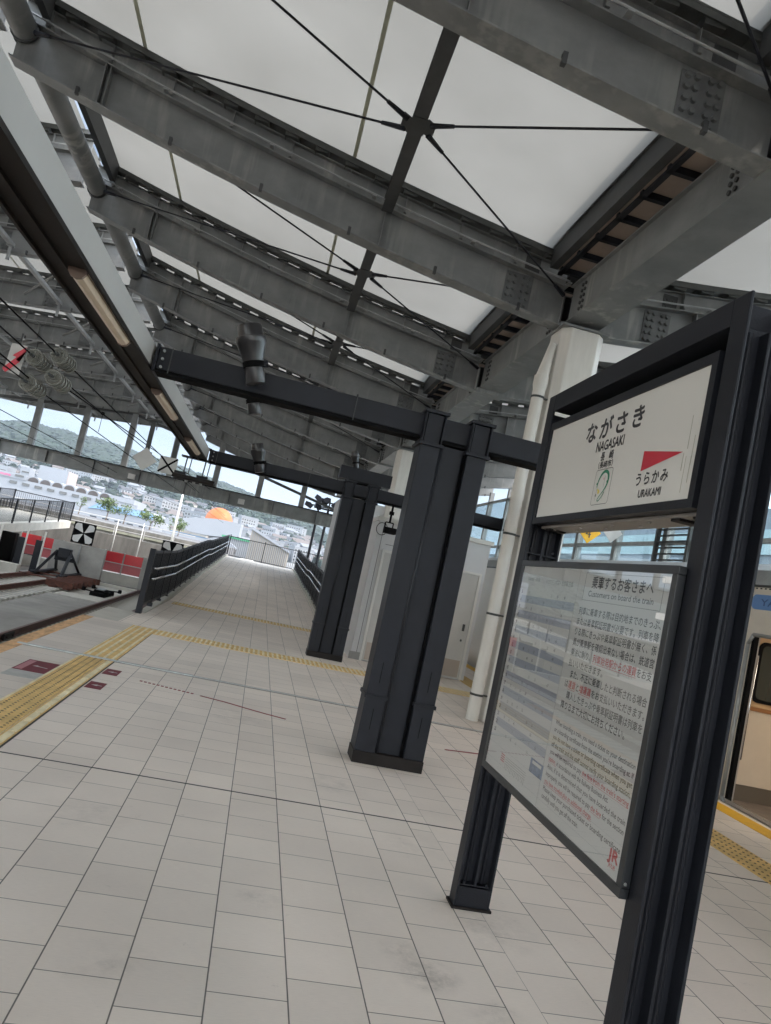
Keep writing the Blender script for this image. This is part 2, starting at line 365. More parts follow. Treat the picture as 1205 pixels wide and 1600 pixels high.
# directional bar line beside the dots
mb = B(-1.42, -1.34, -2, 8.84, -.01, .005, 0)
y = -2.0
while y < 8.75:
    mb.prism([(-1.405, .005), (-1.352, .005), (-1.36, .011), (-1.397, .011)], 'Y', y+.012, y+.288, 1); y += .3
struct('tactile_paving', mb, [tact, tactl])
struct('tactile_border', B(-1.723, -1.703, -2, 8.84, -.01, .0055).box(-1.715, -1.70, 8.95, 12.35, -.01, .006), tactl)
struct('floor_joint', B(-1.338, -1.325, -2, 12.0, -.01, .0028), joint)
tactile(-1.70, -1.33, 8.95, 12.3, 'long')
tactile(-1.325, 4.13, 11.74, 12.04, 'long', pitch=.07)
tactile(-1.325, 4.13, 12.045, 12.3, 'long')
tactile(-1.7, 1.80, 17.25, 17.85, 'long')
struct('ramp_start_strip', B(-1.7, 1.8, 17.86, 17.95, -.01, .004), plate)
tactile(4.13, 4.5, 2, 20, 'dots', pitch=.062)
struct('yellow_edge_line', B(5.10, 5.34, -4, 30, -.01, .004), yellowp)
struct('worn_edge_line', B(-2.495, -2.33, -4, 12.38, -.01, .004), edge)
for i in range(5): pass

# floor markings
def flat(poly, z=.004, h=.003): return MB().prism(poly, 'Z', z-h, z)
mk = thing('floor_marking', 'maroon boarding position sticker with white arrow and lower grey box beside the left tactile strip', 'floor marking')
flat([(-2.03, 7.52), (-1.73, 7.52), (-1.73, 8.10), (-2.03, 8.10)], .0035).build('sticker', maroon, mk)
flat([(-2.03, 7.22), (-1.73, 7.22), (-1.73, 7.51), (-2.03, 7.51)], .0035).build('lower_sticker', mat('pale_sticker', (.42, .42, .40), .7, var=.15, vscale=8), mk)
MB().box(-2.015, -1.95, 7.56, 8.06, .0035, .0048).build('caption_band', mat('caption_pink', (.42, .18, .2), .7, var=.3, vscale=40, stretch=(1, 3, 1)), mk)
MB().add([(-1.92, 7.80, .0045), (-1.77, 7.77, .0045), (-1.77, 7.79, .0045), (-1.87, 7.82, .0045), (-1.875, 7.85, .0045)], [(0, 1, 2, 3, 4)]).build('arrow', sideboard, mk)
for k, (y0, lb) in enumerate(((8.07, 'farther small maroon arrow sticker right of the left tactile strip'), (7.3, 'nearer small maroon arrow sticker right of the left tactile strip'))):
    mk = thing('floor_marking', lb, 'floor marking', 'small arrow stickers')
    flat([(-1.31, y0), (-1.16, y0), (-1.16, y0+.31), (-1.31, y0+.31)], .0035).build('sticker', maroon, mk)
    MB().add([(-1.28, y0+.15, .0042), (-1.22, y0+.12, .0042), (-1.22, y0+.145, .0042), (-1.18, y0+.145, .0042), (-1.18, y0+.165, .0042), (-1.22, y0+.165, .0042), (-1.22, y0+.19, .0042)], [(0, 1, 2, 3, 4, 5, 6)]).build('arrow', sideboard, mk)
mb = MB()
def strip(pts, wd):
    for (xa, ya), (xb, yb) in zip(pts, pts[1:]):
        d = Vector((xb-xa, yb-ya)).normalized()*wd/2; n = Vector((-d.y, d.x))
        mb.prism([(xa-n.x, ya-n.y), (xb-n.x, yb-n.y), (xb+n.x, yb+n.y), (xa+n.x, ya+n.y)], 'Z', .0005, .0035)
strip([(-.28, 7.88), (-.02, 7.80), (.2, 7.69), (.40, 7.60), (.6, 7.53)], .03)
for i in range(13): mb.box(-.92+i*.045, -.892+i*.045, 8.06-i*.012-.02, 8.06-i*.012+.02, .0005, .0035)
strip([(2.26, 7.50), (2.75, 7.62)], .035)
tag(mb.build('queue_line', redline), 'thin worn red queue line bending across the pavers', 'floor line')

# track bed
struct('track_bed', B(-60, -2.502, -20, 33, -1.615, -1.4).box(-60, -5.2, 33, 36.4, -1.615, -1.402), concd)
struct('slab_beside_track', B(-6.5, -4.73, -9, 26.1, -1.4, -1.262), mat('slab_concrete', (.27, .26, .24), .85, var=.25, vscale=.8, bump=.3, bscale=40))
struct('trough_floor', B(-6.6, -4.75, 26.3, 33.9, -1.39, -1.335), concl)
struct('trough_kerb', B(-6.6, -4.75, 26.15, 26.3, -1.39, -1.25).box(-4.84, -4.75, 26.3, 35, -1.39, -1.25).box(-6.6, -4.84, 33.3, 33.5, -1.33, -1.2), concl)

def rail(x, y0, y1, z, m, parent):
    mb = MB().prism([(x-.06, z-.15), (x+.06, z-.15), (x+.06, z-.14), (x+.01, z-.12), (x+.01, z-.04), (x+.033, z-.03), (x+.033, z), (x-.033, z), (x-.033, z-.03), (x-.01, z-.04), (x-.01, z-.12), (x-.06, z-.14)], 'Y', y0, y1)
    return mb.build('rail', m, parent)
def track(label, xc, z, y0, y1, rust_m, ys0, ys1, pitch, half=1.0):
    t = thing('railway_track', label, 'railway track')
    rail(xc-.566, y0, y1, z, rust_m, t); rail(xc+.566, y0, y1, z, rust_m, t)
    s0 = B(-half, half, -.10, .10, -.14, 0).box(-.70, -.44, -.085, .085, 0, .02).box(.44, .70, -.085, .085, 0, .02).build('sleeper', concl, t, loc=(xc, ys0, z-.17))
    n = int((ys1-ys0)/pitch)
    for i in range(1, n+1):
        c = s0.copy(); COL.objects.link(c); c.parent = t; c.location = (xc, ys0+i*pitch, z-.17)
    return t
tr1 = track('brown steel track running beside the left edge of the platform', -4.07, -1.12, -9, 35.5, railm, 12.5, 33.5, .38)
tr2 = track('rusty raised track ending at the black buffer stop', -7.93, -1.1, -9, 34.0, rust, 12, 31.2, .5, 1.28)
MB().box(-9.3, -6.75, -9, 33.2, -1.398, -1.28).build('base_slab', conc, tr2)
jb = MB().box(-4.66, -4.56, 15.9, 16.5, -1.26, -1.135)
for k in (-1, 1): jb.tube((-4.6, 16.2+k*.18, -1.2), (-4.53, 16.2+k*.18, -1.2), .02, 6)
jb.build('rail_clamp', brown, tr1)

# buffer stop
bs = thing('buffer_stop', 'black A-frame buffer stop at the end of the rusty track', 'buffer stop')
for s in (-1, 1):
    x = -7.93+s*.5
    MB().tube((x, 31.0, -1.12), (x+(-s)*.22, 32.6, -.22), .075, 4).build('strut', dark, bs)
    MB().tube((x, 34.0, -1.12), (x+(-s)*.22, 32.6, -.22), .06, 4).build('brace', dark, bs)
    MB().box(x-.09, x+.09, 30.6, 34.2, -1.12, -1.05).build('foot', dark, bs)
MB().box(-8.12, -7.62, 32.35, 32.7, -.46, -.06).build('buffer_head', dark, bs, bevel=.03)
MB().box(-8.3, -7.5, 32.8, 32.9, -.6, -.45).build('crossbar', dark, bs)
ps = thing('rail_pile', 'stack of short rusty rails and clips beside the buffer stop', 'rail pile')
for i in range(9):
    x0 = -7.25+.05*(i % 3); MB().box(x0, x0+.95, 28.3+i*.5, 28.42+i*.5, -1.25, -1.02).build('rail_piece', rust, ps)
MB().box(-7.1, -6.85, 28.2, 33, -1.28, -1.2).box(-6.6, -6.4, 28.2, 32.7, -1.28, -1.2).build('bearer', rust, ps)
MB().box(-8.7, -7.2, 30.0, 30.15, -1.17, -1.12).box(-8.7, -7.2, 31.4, 31.55, -1.17, -1.12).box(-8.7, -7.2, 32.9, 33.05, -1.17, -1.12).build('tie_bar', rust, ps)
jx = thing('track_device', 'small black four-armed device lying on the concrete trough floor', 'track device')
MB().box(-5.75, -5.2, 28.6, 30.1, -1.33, -1.2).box(-5.68, -5.3, 28.9, 29.7, -1.2, -1.12).build('casing', black, jx)
MB().box(-5.62, -5.35, 29.0, 29.6, -1.12, -1.08).build('cover', galvl, jx)
for sx, sy in ((-6.0, 28.7), (-5.0, 28.8), (-5.95, 30.1), (-4.98, 30.2)):
    MB().tube((-5.45, sy, -1.2), (sx, sy, -1.16), .025, 6).lathe([(.07, -.06), (.08, 0), (.06, .08)], (sx, sy, -1.15), n=10).build('arm', black, jx)

# concrete wall, red panels, marker boards
cw = B(-8.8, -6.6, 34, 34.35, -1.4, .16)
for i in range(4):
    for j in range(3): cw.lathe([(.02, -.003), (.02, 0)], (-8.5+i*.55, 33.998, -1.0+j*.42), 'Y', 8)
tag(cw.build('concrete_wall', conc), 'grey cast concrete wall behind the buffer stop', 'wall')
def redfence(x0, x1, lb):
    t = thing('red_fence', lb, 'fence')
    n = max(1, round((x1-x0)/.88)); wd = (x1-x0)/n
    for i in range(n):
        a = x0+i*wd
        B(a+.03, a+wd-.03, 36.5, 36.53, -.42, .06).build('upper_panel', redpan, t); B(a+.03, a+wd-.03, 36.5, 36.53, -.85, -.44).build('lower_panel', redpal, t)
    for i in range(n+1): B(x0+i*wd-.03, x0+i*wd+.03, 36.46, 36.56, -.9, .1).build('post', conc, t)
    B(x0, x1, 36.45, 36.6, -1.4, -.9).build('base', concl, t)
    B(x0, x1, 36.44, 36.49, -.45, -.41).build('rail', sideboard, t)
redfence(-7.1, -5.3, 'red panel fence at the track end right of the concrete wall')
redfence(-10.9, -9.0, 'red panel fence seen between the dark pillars under the left deck')
tag(B(-5.28, -2.3, 36.3, 36.7, -1.4, .12).build('end_wall', conc), 'plain concrete wall between the red fence and the ramp', 'wall')
def marker(xc, yc, zc, w_, lb):
    t = thing('marker_board', lb, 'marker board', 'black and white marker boards')
    h = w_/2
    B(xc-h, xc+h, yc, yc+.03, zc-h, zc+h).build('board', black, t)
    mb = MB()
    for a in (45, 135, 225, 315):
        c, s_ = math.cos(R(a)), math.sin(R(a)); pr = []
        for d, o_ in ((.10, 0), (.36, -.145), (.47, -.145), (.47, 0), (.47, 0), (.47, .145), (.36, .145)):
            pass
        sx, sz = (1 if c > 0 else -1), (1 if s_ > 0 else -1)
        q = [(.025, .025), (.44, .17), (.44, .36), (.36, .44), (.17, .44)]
        mb.prism([(xc+sx*p*w_, zc+sz*r_*w_) for p, r_ in q], 'Y', yc-.004, yc-.001)
    mb.build('petals', mat('petal_grey', (.62, .62, .62), .5), t)
    B(xc-.03, xc+.03, yc+.04, yc+.1, zc-1.6, zc+.3).build('pole', galvl, t)
marker(-7.655, 33.9, .67, .92, 'square black board with four pale petals above the concrete wall')
marker(-3.87, 33.9, .68, .92, 'square black board with pale petals half hidden by the ramp railing')

# ------------------------------------------------------------------ ramp railings
def railing(side, y0, lb):
    t = thing('ramp_railing', lb, 'railing', 'ramp railings')
    x = -1.93 if side < 0 else 1.93
    ins = -side
    yj = [y0]; n = 22
    while yj[-1] < 41.2: yj.append(min(41.3, yj[-1]+1.25))
    base = lambda y: ramp_z(y)
    for a, b in zip(yj, yj[1:]):
        mb = MB(); za, zb = base(a), base(b)
        m_ = 22
        for i in range(m_):
            y = a+.04+(b-a-.08)*(i+.5)/m_; z = za+(zb-za)*((y-a)/(b-a))
            mb.box(x-.014, x+.014, y-.009, y+.011, z+.16, z+1.12)
        mb.hexa([(x-.02, a+.02, za+1.11), (x+.02, a+.02, za+1.11), (x+.02, b-.02, zb+1.11), (x-.02, b-.02, zb+1.11), (x-.02, a+.02, za+1.16), (x+.02, a+.02, za+1.16), (x+.02, b-.02, zb+1.16), (x-.02, b-.02, zb+1.16)])
        mb.hexa([(x-.02, a+.02, za+.12), (x+.02, a+.02, za+.12), (x+.02, b-.02, zb+.12), (x-.02, b-.02, zb+.12), (x-.02, a+.02, za+.17), (x+.02, a+.02, za+.17), (x+.02, b-.02, zb+.17), (x-.02, b-.02, zb+.17)])
        mb.hexa([(x-.004-side*.0, a+.03, za+.17), (x+.004, a+.03, za+.17), (x+.004, b-.03, zb+.17), (x-.004, b-.03, zb+.17), (x-.004, a+.03, za+1.11), (x+.004, a+.03, za+1.11), (x+.004, b-.03, zb+1.11), (x-.004, b-.03, zb+1.11)])
        mb.build('panel', dark, t)
    for y in yj:
        z = base(y); MB().box(x-.03, x+.03, y-.02, y+.02, z+.0, z+1.17).box(x-.05, x+.05, y-.04, y+.04, z+.0, z+.10).build('post', dark, t)
    for hz in (.83, .63):
        xx = x+ins*.075; pts = [(x+ins*.02, y0+.35, hz), (xx, y0+.38, hz)]+[(xx, y, ramp_z(y)+hz) for y in (18, 22.7, 27.5, 29, 33, 37, 41)]
        MB().path(pts, .021, 8).build('handrail', inox, t, smooth=True)
    if side < 0: B(x-.05, x+.05, y0-.12, y0-.02, -.2, 1.2).build('end_post', dark, t)
    return t
railing(-1, 14.2, 'dark slatted railing with two steel handrails on the left of the ramp')
railing(1, 18.3, 'dark slatted railing on the right of the ramp beside the white building')
ef = thing('end_fence', 'thin dark picket fence across the top of the ramp', 'fence')
for i in range(0, 66):
    if i % 13: continue
mb = MB()
for i in range(75): mb.box(-1.9+i*.11, -1.885+i*.11, 43.2, 43.215, 1.0, 2.02)
mb.build('pickets', dark, ef)
MB().box(-1.95, 6.4, 43.19, 43.23, 2.02, 2.06).box(-1.95, 6.4, 43.19, 43.23, .95, .99).build('rails', dark, ef)
for i in range(5): B(-1.95+i*2, -1.9+i*2, 43.18, 43.23, .85, 2.15).build('post', dark, ef)
struct('upper_path', B(1.99, 7, 42.05, 43.5, -1.4, .9), concl)

# ------------------------------------------------------------------ platform columns and cross beams
beadm = mat('bead_steel', (.018, .019, .023), .35, spec=.3)
def plat_column(y, lb):
    t = thing('platform_column', lb, 'column', 'dark steel twin columns in the middle of the platform', (0, y, 0))
    for x0, sx in ((1.12, 1), (1.555, -1)):
        mb = MB()
        mb.box(x0+.012, x0+.193, .0, .27, .1, 2.82)
        mb.build('post', darkv, t, bevel=.008)
        mb = MB().box(x0-.0, x0+.205, -.012, .285, .555, .585); mb.build('band', dark, t)
        mb = B(x0+.02-.03, x0+.215, -.03, .30, 2.80, 2.83).box(x0-.01, x0+.215, -.03, .30, 3.095, 3.125)
        for xx in (x0+.012, x0+.188): mb.box(xx-.006, xx+.006, -.02, .29, 2.831, 3.094)
        mb.box(x0+.03, x0+.175, .012, .26, 2.831, 3.094); mb.build('clamp_head', dark, t, bevel=.003)
        for zz in (.38, .78): MB().box(x0+.10, x0+.105, -.004, .001, zz-.09, zz+.09).build('slot', black, t)
    B(1.30, 1.575, .07, .22, .1, 2.84).build('infill_panel', darkv, t)
    MB().tube((1.326, .035, .1), (1.326, .035, 2.8), .018, 8).build('edge_bead_or_groove', beadm, t, smooth=True)
    MB().tube((1.552, .045, .1), (1.552, .045, 2.8), .014, 8).build('edge_bead_or_groove', black, t, smooth=True)  # black tube: the darkness of a groove put into its colour
    B(1.126, 1.754, -.003, .275, 0, .10).build('base_plate', brown, t, bevel=.004)
    return t
pc = plat_column(6.36, 'nearest dark twin steel column right of the open floor')
dup(pc, None, (0, 12.88, 0), 'farther dark twin steel column beside the white building')
def cross_beam(y, lb):
    t = thing('cross_beam', lb, 'beam', 'dark beams carrying the light boxes', (0, y, 0))
    B(-1.22, 4.08, 0, .2, 2.892, 3.085).build('beam', dark, t, bevel=.004)
    B(-1.22, 4.08, .004, .196, 2.86, 2.8915).build('lower_groove', black, t)
    for x in (-1.235, 4.085): B(x-.012, x+.012, -.02, .22, 2.86, 3.1).build('end_plate', dark, t)
    B(-1.12, -1.11, -.005, .0, 2.87, 3.09).box(.5, .508, -.006, .0, 2.87, 3.09).build('joint_strip', galvd, t)
    for k in range(3): MB().lathe([(.012, 0), (.012, .02)], (-1.18, -.02, 2.91+k*.07), 'Y', 8).build('bolt', galvl, t)
    return t
cb1 = cross_beam(6.42, 'near dark cross beam carrying the large spotlight')
dup(cb1, None, (0, 12.94, 0), 'far dark cross beam with the small black box hanging below it')
tb = thing('top_box', 'dark box beam lying on the far twin column', 'beam')
B(1.02, 1.97, 13.16, 13.4, 3.17, 3.4).build('box', dark, tb); B(1.2, 1.75, 13.12, 13.3, 3.125, 3.168).build('packing', black, tb)

# light boxes
def duct(xc, y0, y1, tubes, lb, side=1):
    t = thing('lighting_duct', lb, 'lighting duct', 'long light boxes along the platform', (xc, y0, 0))
    Ln = y1-y0; f = .13*side
    MB().prism([(f, 2.905), (f, 3.09), (f-.02*side, 3.11), (-f, 3.11), (-f, 2.905)], 'Y', 0, Ln).build('cover', ductw, t)
    mb = B(-.135, -.115, 0, Ln, 2.875, 2.904).box(.115, .135, 0, Ln, 2.875, 2.904).box(-.02, -.005, 0, Ln, 2.875, 2.904).box(-.114, .114, 0, Ln, 2.896, 2.9045)
    mb.build('tray', brown, t)
    for a, b in tubes:
        h = MB().prism([(-.048, 0), (.048, 0), (.048, -.02), (.03, -.045), (0, -.055), (-.03, -.045), (-.048, -.02)], 'Y', 0, b-a).build('lamp', lampc, t, loc=(.055*side, a-y0, 2.893))
        for yy in (-.004, b-a-.02): MB().prism([(-.052, .0), (.052, .0), (.052, -.022), (.033, -.049), (0, -.06), (-.033, -.049), (-.052, -.022)], 'Y', yy, yy+.024).build('end_cap', mat('lamp_cap', (.16, .11, .085), .5) if 'lamp_cap' not in MATS else MATS['lamp_cap'], h)
    return t
duct(-1.40, -4, 6.52, [(4.28, 5.67), (1.0, 2.4)], 'near white and black light box with a long pale lamp on the left')
duct(-1.40, 6.523, 12.98, [(7.4, 8.87), (10.5, 12.03)], 'far white and black light box between the two cross beams')
duct(4.25, 6.64, 12.92, [(7.4, 8.87), (10.5, 12.03)], 'light box on the right between the two cross beams behind the name sign', -1)

# spotlights
def spot(x, y, z, lb, tilt=-19, rz=0):
    t = thing('spotlight', lb, 'spotlight', 'dark cylindrical spotlights on the cross beams', (x, y, z)); t.rotation_euler = (R(3), R(tilt), rz)
    MB().lathe([(.082, 0), (.084, .004), (.084, .13), (.078, .135)], (0, 0, .0), n=32).build('lower_barrel', mat('spot_grey', (.015, .0135, .015), .3) if 'spot_grey' not in MATS else MATS['spot_grey'], t, smooth=True)
    mb = MB().lathe([(.086, .135), (.088, .15), (.088, .175), (.086, .185)], n=32)
    for k in range(30):
        a = 2*math.pi*k/30; mb.box(.087*math.cos(a)-.003, .087*math.cos(a)+.003, .087*math.sin(a)-.003, .087*math.sin(a)+.003, .136, .184)
    mb.build('cooling_ring', black, t)
    MB().lathe([(.086, .185), (.10, .25), (.122, .33), (.128, .345), (.128, .385), (.12, .39)], n=32).build('body', MATS['spot_grey'], t, smooth=True)
    MB().lathe([(.106, .385), (.106, .475), (.102, .49), (.096, .49), (.096, .40)], n=32).build('hood', MATS['spot_grey'], t, smooth=True)
    MB().tube((.0, .05, .16), (.0, .2, .14), .02, 8).lathe([(.03, -.02), (.03, .02)], (.10, 0, .16), 'X', 10).build('bracket', dark, t)
    return t
spot(-.37, 6.24, 2.93, 'large dark cylindrical spotlight pointing up on the near beam')
spot(-.34, 12.76, 2.88, 'small far cylindrical spotlight pointing up on the far beam')
spot(-.47, 9.2, 3.2, 'spotlight glimpsed just below the near beam'); 
spot(1.30, 13.3, 3.41, 'small spotlight standing above the far twin column').scale = (.62, .62, .62)
cu = thing('hanging_monitor', 'small black box with cable hanging under the far beam', 'monitor')
MB().tube((2.07, 13.0, 2.87), (2.07, 13.0, 2.56), .02, 8).box(2.03, 2.11, 12.97, 13.03, 2.7, 2.76).build('stem', black, cu)
MB().tube((2.0, 13, 2.56), (2.14, 13, 2.56), .012, 6).tube((2.14, 13, 2.56), (2.14, 13, 2.44), .012, 6).tube((2.0, 13, 2.56), (2.0, 13, 2.44), .012, 6).build('yoke', black, cu)
B(1.99, 2.2, 12.86, 13.06, 2.36, 2.47).build('casing', black, cu, bevel=.01)
pts = [(1.99+.1*math.cos(a)-.04, 12.95, 2.42+.11*math.sin(a)) for a in [R(x) for x in range(20, 340, 20)]]
MB().path(pts, .006, 6).build('cable', black, cu)

# ------------------------------------------------------------------ roof
GY0, GP = 5.65, 4.15
GYS = [-15.8, -11.6, -7.4, -3.2, 1.1, 5.40, 9.8, 14.0, 18.15, 22.3, 26.45, 30.6, 34.75, 38.9, 42.6]      # girders
def bC(x): d = 3.37-x; return 5.54+.11*d+.0095*d*d
def bR(x): d = x-3.83; return 5.54+.11*d+.0095*d*d
def bL(x): d = max(0, x+14); return 6.62+.028*d+.0062*d*d
def sweep(mb, bf, x0, x1, y0, y1, z0, z1, n=20, k=0):
    xs = [x0+(x1-x0)*i/n for i in range(n+1)]; vs_ = []
    for x in xs:
        b = bf(x); vs_ += [(x, y0, b+z0), (x, y1, b+z0), (x, y1, b+z1), (x, y0, b+z1)]
    fs = [(0, 1, 2, 3), (4*n+3, 4*n+2, 4*n+1, 4*n)]
    for i in range(n):
        o = 4*i; fs += [(o, o+4, o+5, o+1), (o+1, o+5, o+6, o+2), (o+2, o+6, o+7, o+3), (o+3, o+7, o+4, o)]
    return mb.add(vs_, fs, k)
def girder(bf, x0, x1, name, lb, grp, stiff, splices, y):
    t = thing(name, lb, 'roof girder', grp, (0, y, 0))
    mb = MB(); sweep(mb, bf, x0, x1, -.125, .125, 0, .018); sweep(mb, bf, x0, x1, -.007, .007, .018, .56); sweep(mb, bf, x0, x1, -.125, .125, .56, .58)
    for xs in stiff:
        for s in (-1, 1):
            mb.box(xs-.006, xs+.006, min(s*.008, s*.12), max(s*.008, s*.12), bf(xs)+.02, bf(xs)+.557)
    mb.build('main_beam', galv, t)
    mb = MB(); sweep(mb, bf, x0, x1, -.006, .006, .581, .85); sweep(mb, bf, x0, x1, -.07, .07, .85, .862)
    n = int(abs(x1-x0)/.83)
    for i in range(n):
        x = x0+.35+i*.83
        mb.box(x-.005, x+.005, -.09, .09, bf(x)+.585, bf(x)+.849); mb.box(x-.02, x+.02, -.13, -.08, bf(x)+.60, bf(x)+.66)
    mb.build('upper_beam', galv, t)
    mb = MB(); sweep(mb, bf, x0, x1, -.16, .16, .962, .985, 16); sweep(mb, bf, x0, x1, -.158, -.14, .90, .961, 16)
    n = int(abs(x1-x0)/.43)
    for i in range(n):
        x = x0+.1+i*.43; z = bf(x+.1)
        mb.box(x, x+.19, -.135, .15, z+.866, z+.958)
    mb.build('membrane_clamp', mat('clamp_grey', (.055, .058, .055), .6, var=.3) if 'clamp_grey' not in MATS else MATS['clamp_grey'], t)
    mb = MB()
    xs = [x0+(x1-x0)*i/16 for i in range(17)]
    mb.path([(x, -.17, bf(x)+.63) for x in xs], .014, 6)
    i = 0
    for x in xs[1::3]: mb.box(x-.03, x+.03, -.19, -.008, bf(x)+.60, bf(x)+.615)
    mb.build('conduit', galvl, t)
    for i in range(int(abs(x1-x0)/1.25)):
        x = x0+.9+i*1.25; z = bf(x)
        MB().box(x-.02, x+.02, -.15, -.10, z-.03, z+.07).build('clip', galvd, t)
    for sx in splices:
        mb = MB(); z = bf(sx); sl = bf(sx+.1)-bf(sx-.1)
        mb.box(sx-.20, sx+.20, -.022, -.0075, z+.05, z+.53)
        for i in range(4):
            for j in range(5):
                xx = sx+(-.145, -.065, .065, .145)[i]; zz = z+.09+j*.1
                mb.lathe([(.026, -.028), (.03, -.006), (.03, 0)], (xx, -.022, zz), 'Y', 8)
        mb.build('splice_plate', galvs, t)
        mb = MB()
        for j in range(2):
            for i in range(2): mb.lathe([(.02, -.02), (.024, 0)], (sx+.1+i*.09, -.007, z+.66+j*.1), 'Y', 8)
        mb.box(sx+.04, sx+.26, -.018, -.007, z+.61, z+.83)
        mb.build('upper_splice', galvd, t)
    return t
nth = ['first', 'second', 'third', 'fourth', 'fifth', 'sixth', 'seventh', 'eighth', 'ninth', 'tenth', 'eleventh', 'twelfth', 'thirteenth', 'fourteenth', 'fifteenth']
g0 = girder(bC, -4.5, 3.30, 'roof_girder', 'x', 'curved steel girders over the platform', [-3.35, -3.28, .585], [2.62], GYS[0])
g1 = girder(bR, 3.9, 10.2, 'roof_girder', 'x', 'curved steel girders of the right roof wing', [5.3], [4.75], GYS[0])
g2 = girder(bL, -16.5, -4.7, 'roof_girder', 'x', 'curved steel girders over the tracks', [-6.2, -9, -12, -15], [-7.5], GYS[0])
for i, y in enumerate(GYS):
    a = g0 if i == 0 else dup(g0, None, (0, y, 0)); a['label'] = 'galvanised curved girder over the platform, %s in its row' % nth[i]
    b = g1 if i == 0 else dup(g1, None, (0, y, 0)); b['label'] = 'girder of the right roof wing, %s in its row' % nth[i]
    c = g2 if i == 0 else dup(g2, None, (0, y, 0)); c['label'] = 'girder over the tracks on the left, %s in its row' % nth[i]

def sheet(bf, x0, x1, y0, y1, seams, name, lb, grp):
    t = thing(name, lb, 'roof membrane', grp)
    n = 16; mb = MB(); xs = [x0+(x1-x0)*i/n for i in range(n+1)]; m_ = 4
    ys_ = [y0+(y1-y0)*j/m_ for j in range(m_+1)]
    vs_ = []
    for dz in (0, .006):
        for x in xs:
            for j, y in enumerate(ys_):
                f = (j/m_)*2-1; vs_.append((x, y, bf(x)+1.0+dz+.03*(1-f*f)))
    N = (n+1)*(m_+1); fs = []
    for i in range(n):
        for j in range(m_):
            a = i*(m_+1)+j; fs.append((a, a+1, a+m_+2, a+m_+1))
    mb.add(vs_[:N], fs); o = mb.build('membrane_sheet', membrane, t, smooth=True)
    for sx in seams:
        mb = MB()
        for j in range(m_):
            f0, f1 = (j/m_)*2-1, ((j+1)/m_)*2-1; za, zb = bf(sx)+.994+.03*(1-f0*f0), bf(sx)+.994+.03*(1-f1*f1)
            mb.hexa([(sx-.025, ys_[j], za-.004), (sx+.025, ys_[j], za-.004), (sx+.025, ys_[j+1], zb-.004), (sx-.025, ys_[j+1], zb-.004), (sx-.025, ys_[j], za), (sx+.025, ys_[j], za), (sx+.025, ys_[j+1], zb), (sx-.025, ys_[j+1], zb)])
        mb.build('seam', seamm, t)
    return t
def bay_word(i): return nth[i]
